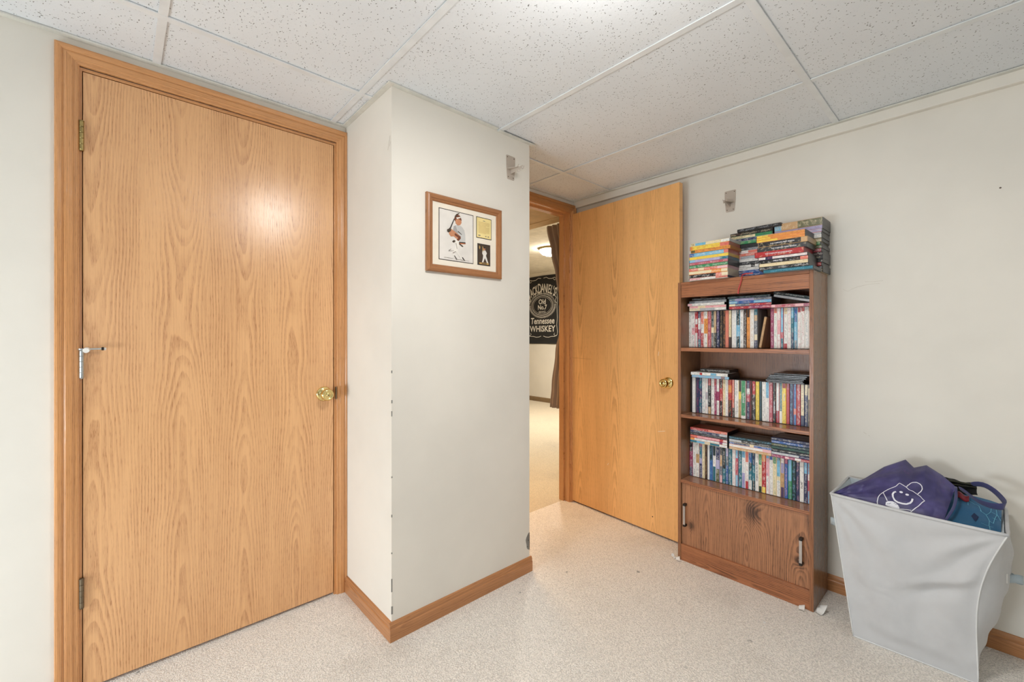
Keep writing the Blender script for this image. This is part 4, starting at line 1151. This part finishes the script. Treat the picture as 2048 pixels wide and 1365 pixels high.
for k_ in ('eye1', 'eye2'):
    (a0, b0), (a1, b1) = LOGO[k_]; p = TFR((a0 + a1) / 2, (b0 + b1) / 2) + Vector((-.0014, 0, .0010)); m = MB(); q = []
    for i in range(14): q.append(p + Vector((0, .0050 * math.cos(i * math.pi / 7), .0030 * math.sin(i * math.pi / 7))) + Vector((.0022 * math.sin(i * math.pi / 7), 0, 0)))
    m.poly(q, M['white_print']); part(m, 'eye_drawing', tb)
m = MB(); P3 = []
for u, v in BLOB: P3.append(TFR(u, v) + Vector((-.0018, 0, .0012)))
cc = sum(P3, Vector()) / len(P3)
for a, b in zip(P3, P3[1:] + P3[:1]): m.poly([cc, a, b], M['white_print'])
for i in range(7):
    a = cc + Vector((-.0012, .014 * math.cos(i * 2.4), .007 * math.sin(i * 2.4))); m.ribbon([a, a + Vector((0, .004 * math.sin(i), .003 * math.cos(i))), a + Vector((0, -.004, .002))], .0010, (1, 0, 0), M['tote_strap'])
part(m, 'gift_tag_drawing', tb)
ST = [(2.260, 0.040, 0.628), (2.258, 0.028, 0.634), (2.250, 0.009, 0.639), (2.240, -0.010, 0.630), (2.220, -0.027, 0.618), (2.190, -0.038, 0.607), (2.170, -0.042, 0.601), (2.150, -0.035, 0.598), (2.150, -0.022, 0.595), (2.160, -0.004, 0.591), (2.180, 0.018, 0.591), (2.200, 0.036, 0.598), (2.220, 0.051, 0.608), (2.250, 0.072, 0.612)]
m = MB(); b0 = 0; wv_ = Vector((-.25, .1, 1)).normalized()
SP = [Vector(p) for p in ST]
for i, p in enumerate(SP):
    t_ = (SP[min(i + 1, len(SP) - 1)] - SP[max(i - 1, 0)]).normalized(); ax_ = Vector((-.6, -.25, .75)) if i < 7 else Vector((-.4, .3, .85))
    c_ = (ax_ - t_ * ax_.dot(t_)).normalized() * .0135
    m.v += [tuple(p - c_), tuple(p + c_)]
for i in range(len(SP) - 1): q = 2 * i; m.face([q, q + 1, q + 3, q + 2], M['tote_strap'])
part(m, 'handle_strap', tb, smooth=True, solid=.002, sub=1)
m = MB().tube([TFR(1, v / 12) + Vector((-.002, -.003 * math.sin(v / 12 * 3.1) * 4, 0)) for v in range(13)], .0042, M['tote_strap'], 8, .5); part(m, 'mouth_hem', tb, smooth=True)

bb = thing('printed_bag', 'blue printed fabric bag with pale web lines beside the purple tote in the hamper', 'bag', (2.2, .03, .5))
BB = [(2.083, .135, .500), (2.079, .085, .505), (2.075, .035, .508), (2.071, -.005, .510), (2.070, -.028, .512)]
BT = [(2.27, .125, .585), (2.29, .075, .580), (2.305, .030, .577), (2.305, -.005, .573), (2.300, -.034, .567)]
BFR, bbo = hull_surface('fabric_panel', bb, BB, BT, M['blue_cloth'], .004, nu=30, nv=20, back=.03, wr=.006)
m = MB()
def webl(pl, w_=.0013):
    P = []
    for a, b in zip(pl, pl[1:]):
        for i in range(4): P.append(BFR(a[0] + (b[0] - a[0]) * i / 4, a[1] + (b[1] - a[1]) * i / 4) + Vector((-.0009, 0, .0012)))
    P.append(BFR(*pl[-1]) + Vector((-.0009, 0, .0012))); m.ribbon(P, w_, (-.3, 0, .95), M['web_print'])
for pl in ([(.25, .8), (.38, .86), (.5, .76), (.58, .74), (.62, .6)], [(.4, .88), (.41, .7)], [(.6, .62), (.68, .55), (.74, .42), (.85, .38)], [(.68, .55), (.78, .66), (.9, .64), (.98, .5)],
           [(.74, .42), (.73, .28), (.62, .3)], [(.73, .28), (.84, .28)], [(.74, .28), (.78, .12), (.8, .02)], [(.78, .66), (.80, .8)], [(.9, .64), (.88, .8)], [(.84, .38), (.86, .5), (.9, .64)], [(.82, .52), (.9, .5)]): webl(pl)
part(m, 'web_line_print', bb)
m = MB(); c_ = (.53, .42)
m.poly([BFR(c_[0] + a, c_[1] + b) + Vector((-.001, 0, .0015)) for a, b in ((-.07, 0), (-.02, .1), (.06, .02), (.02, -.12))], M['navy_print']); part(m, 'diamond_print', bb)
oc = thing('folded_cap', 'dark olive and black folded cloth tucked behind the purple tote', 'cloth', (2.32, .07, .56))
m = MB()
def ocf(u, v):
    y = .125 - u * .098; z0_ = .562 + .02 * u; z1_ = .618 + .004 * math.sin(u * 7)
    return (2.315 + .02 * math.sin(v * 3.1) * (1 - .2 * u) + .004 * math.sin(u * 16 + v * 8), y, z0_ + (z1_ - z0_) * v)
m.grid(ocf, 24, 10, M['black_cloth']); part(m, 'cloth_body', oc, smooth=True, solid=.012)
m = MB().tube([(2.305, .13, .617), (2.31, .08, .618), (2.312, .045, .617), (2.318, .026, .614)], [.005, .0055, .005, .003], M['olive_cloth'], 8, .6)
m.tube([(2.31, .13, .604), (2.312, .07, .606), (2.318, .027, .607)], [.003, .004, .003], M['olive_cloth'], 8, .6); part(m, 'cloth_edge', oc, smooth=True)
m = MB().lathe([(0, 0), (.004, 0), (.004, .004), (0, .005)], M['black_cloth'], 10, Matrix.Translation((2.312, .034, .620))); part(m, 'top_button', oc)
rc = MB().grid(lambda u, v: (2.275 - .03 * v, .080 - .035 * u, .585 - .012 * v + .006 * math.sin(u * 6)), 10, 5, M['red_cloth'])
rco = rc.obj('red_cloth', base=(2.26, .07, .585), smooth=True, solid=.003); tag(rco, 'small dark red cloth showing between the tote and the blue bag', 'cloth')

# ------------------------------------------------------------------ paper scraps and litter
def scrap(label, x, y, s, rz, k, up=.02):
    m = MB(); rr = random.Random(k)
    def fn(u, v): 
        a = (u - .5) * s; b = (v - .5) * s * .7
        return (x + a * math.cos(rz) - b * math.sin(rz), y + a * math.sin(rz) + b * math.cos(rz), .003 + up * (u ** 2) * (1 - .4 * v) + .004 * math.sin(u * 9 + k) * v + .002)
    m.grid(fn, 8, 6, M['paper']); o = m.obj('paper_scrap', base=(x, y, 0), smooth=True, solid=.0006)
    return tag(o, label, 'paper scrap', 'paper scraps wedged under the shelving unit')
scrap('crumpled white paper scrap under the front left corner of the shelving unit', 2.141, 1.078, .028, .6, 1, .012)
scrap('tiny white paper sliver left of the shelving unit by the open door', 2.150, 1.106, .022, 1.2, 5, .014)
scrap('crumpled white paper scrap under the kick board near its right end', 2.143, .530, .030, .2, 2, .012)
scrap('long white paper scrap sticking out right of the shelving unit corner', 2.175, .470, .042, -.3, 3, .03)
fl = MB().box((1.928, .603, .001), (1.936, .611, .0045), M['paper']).obj('lint_speck', base=(1.932, .607, 0), bevel=.001); tag(fl, 'tiny white speck of lint on the carpet before the shelving unit', 'lint')

# control plate that the right edge of the picture just touches
cp = thing('wall_plate', 'white wall control plate cut by the right edge of the photo', 'wall plate', (XR, -.15, 1.09))
part(MB().box((XR - .008, -.205, .995), (XR - .0002, -.093, 1.19), M['tee']), 'cover', cp, bevel=.003)
part(MB().box((XR - .012, -.165, 1.02), (XR - .008, -.105, 1.165), M['mat']), 'face', cp, bevel=.002)

# round ceiling lamp that lights the room (above the frame)
cl = thing('round_ceiling_lamp', 'round ceiling lamp just above the frame near the jutting wall', 'lamp', (.79, .56, CZ))
part(MB().lathe([(.0, -.002), (.15, -.002), (.155, -.012), (.15, -.03), (.14, -.032), (.138, -.028), (0, -.028)], M['tee'], 32, Matrix.Translation((.79, .56, CZ))), 'housing', cl, smooth=True)
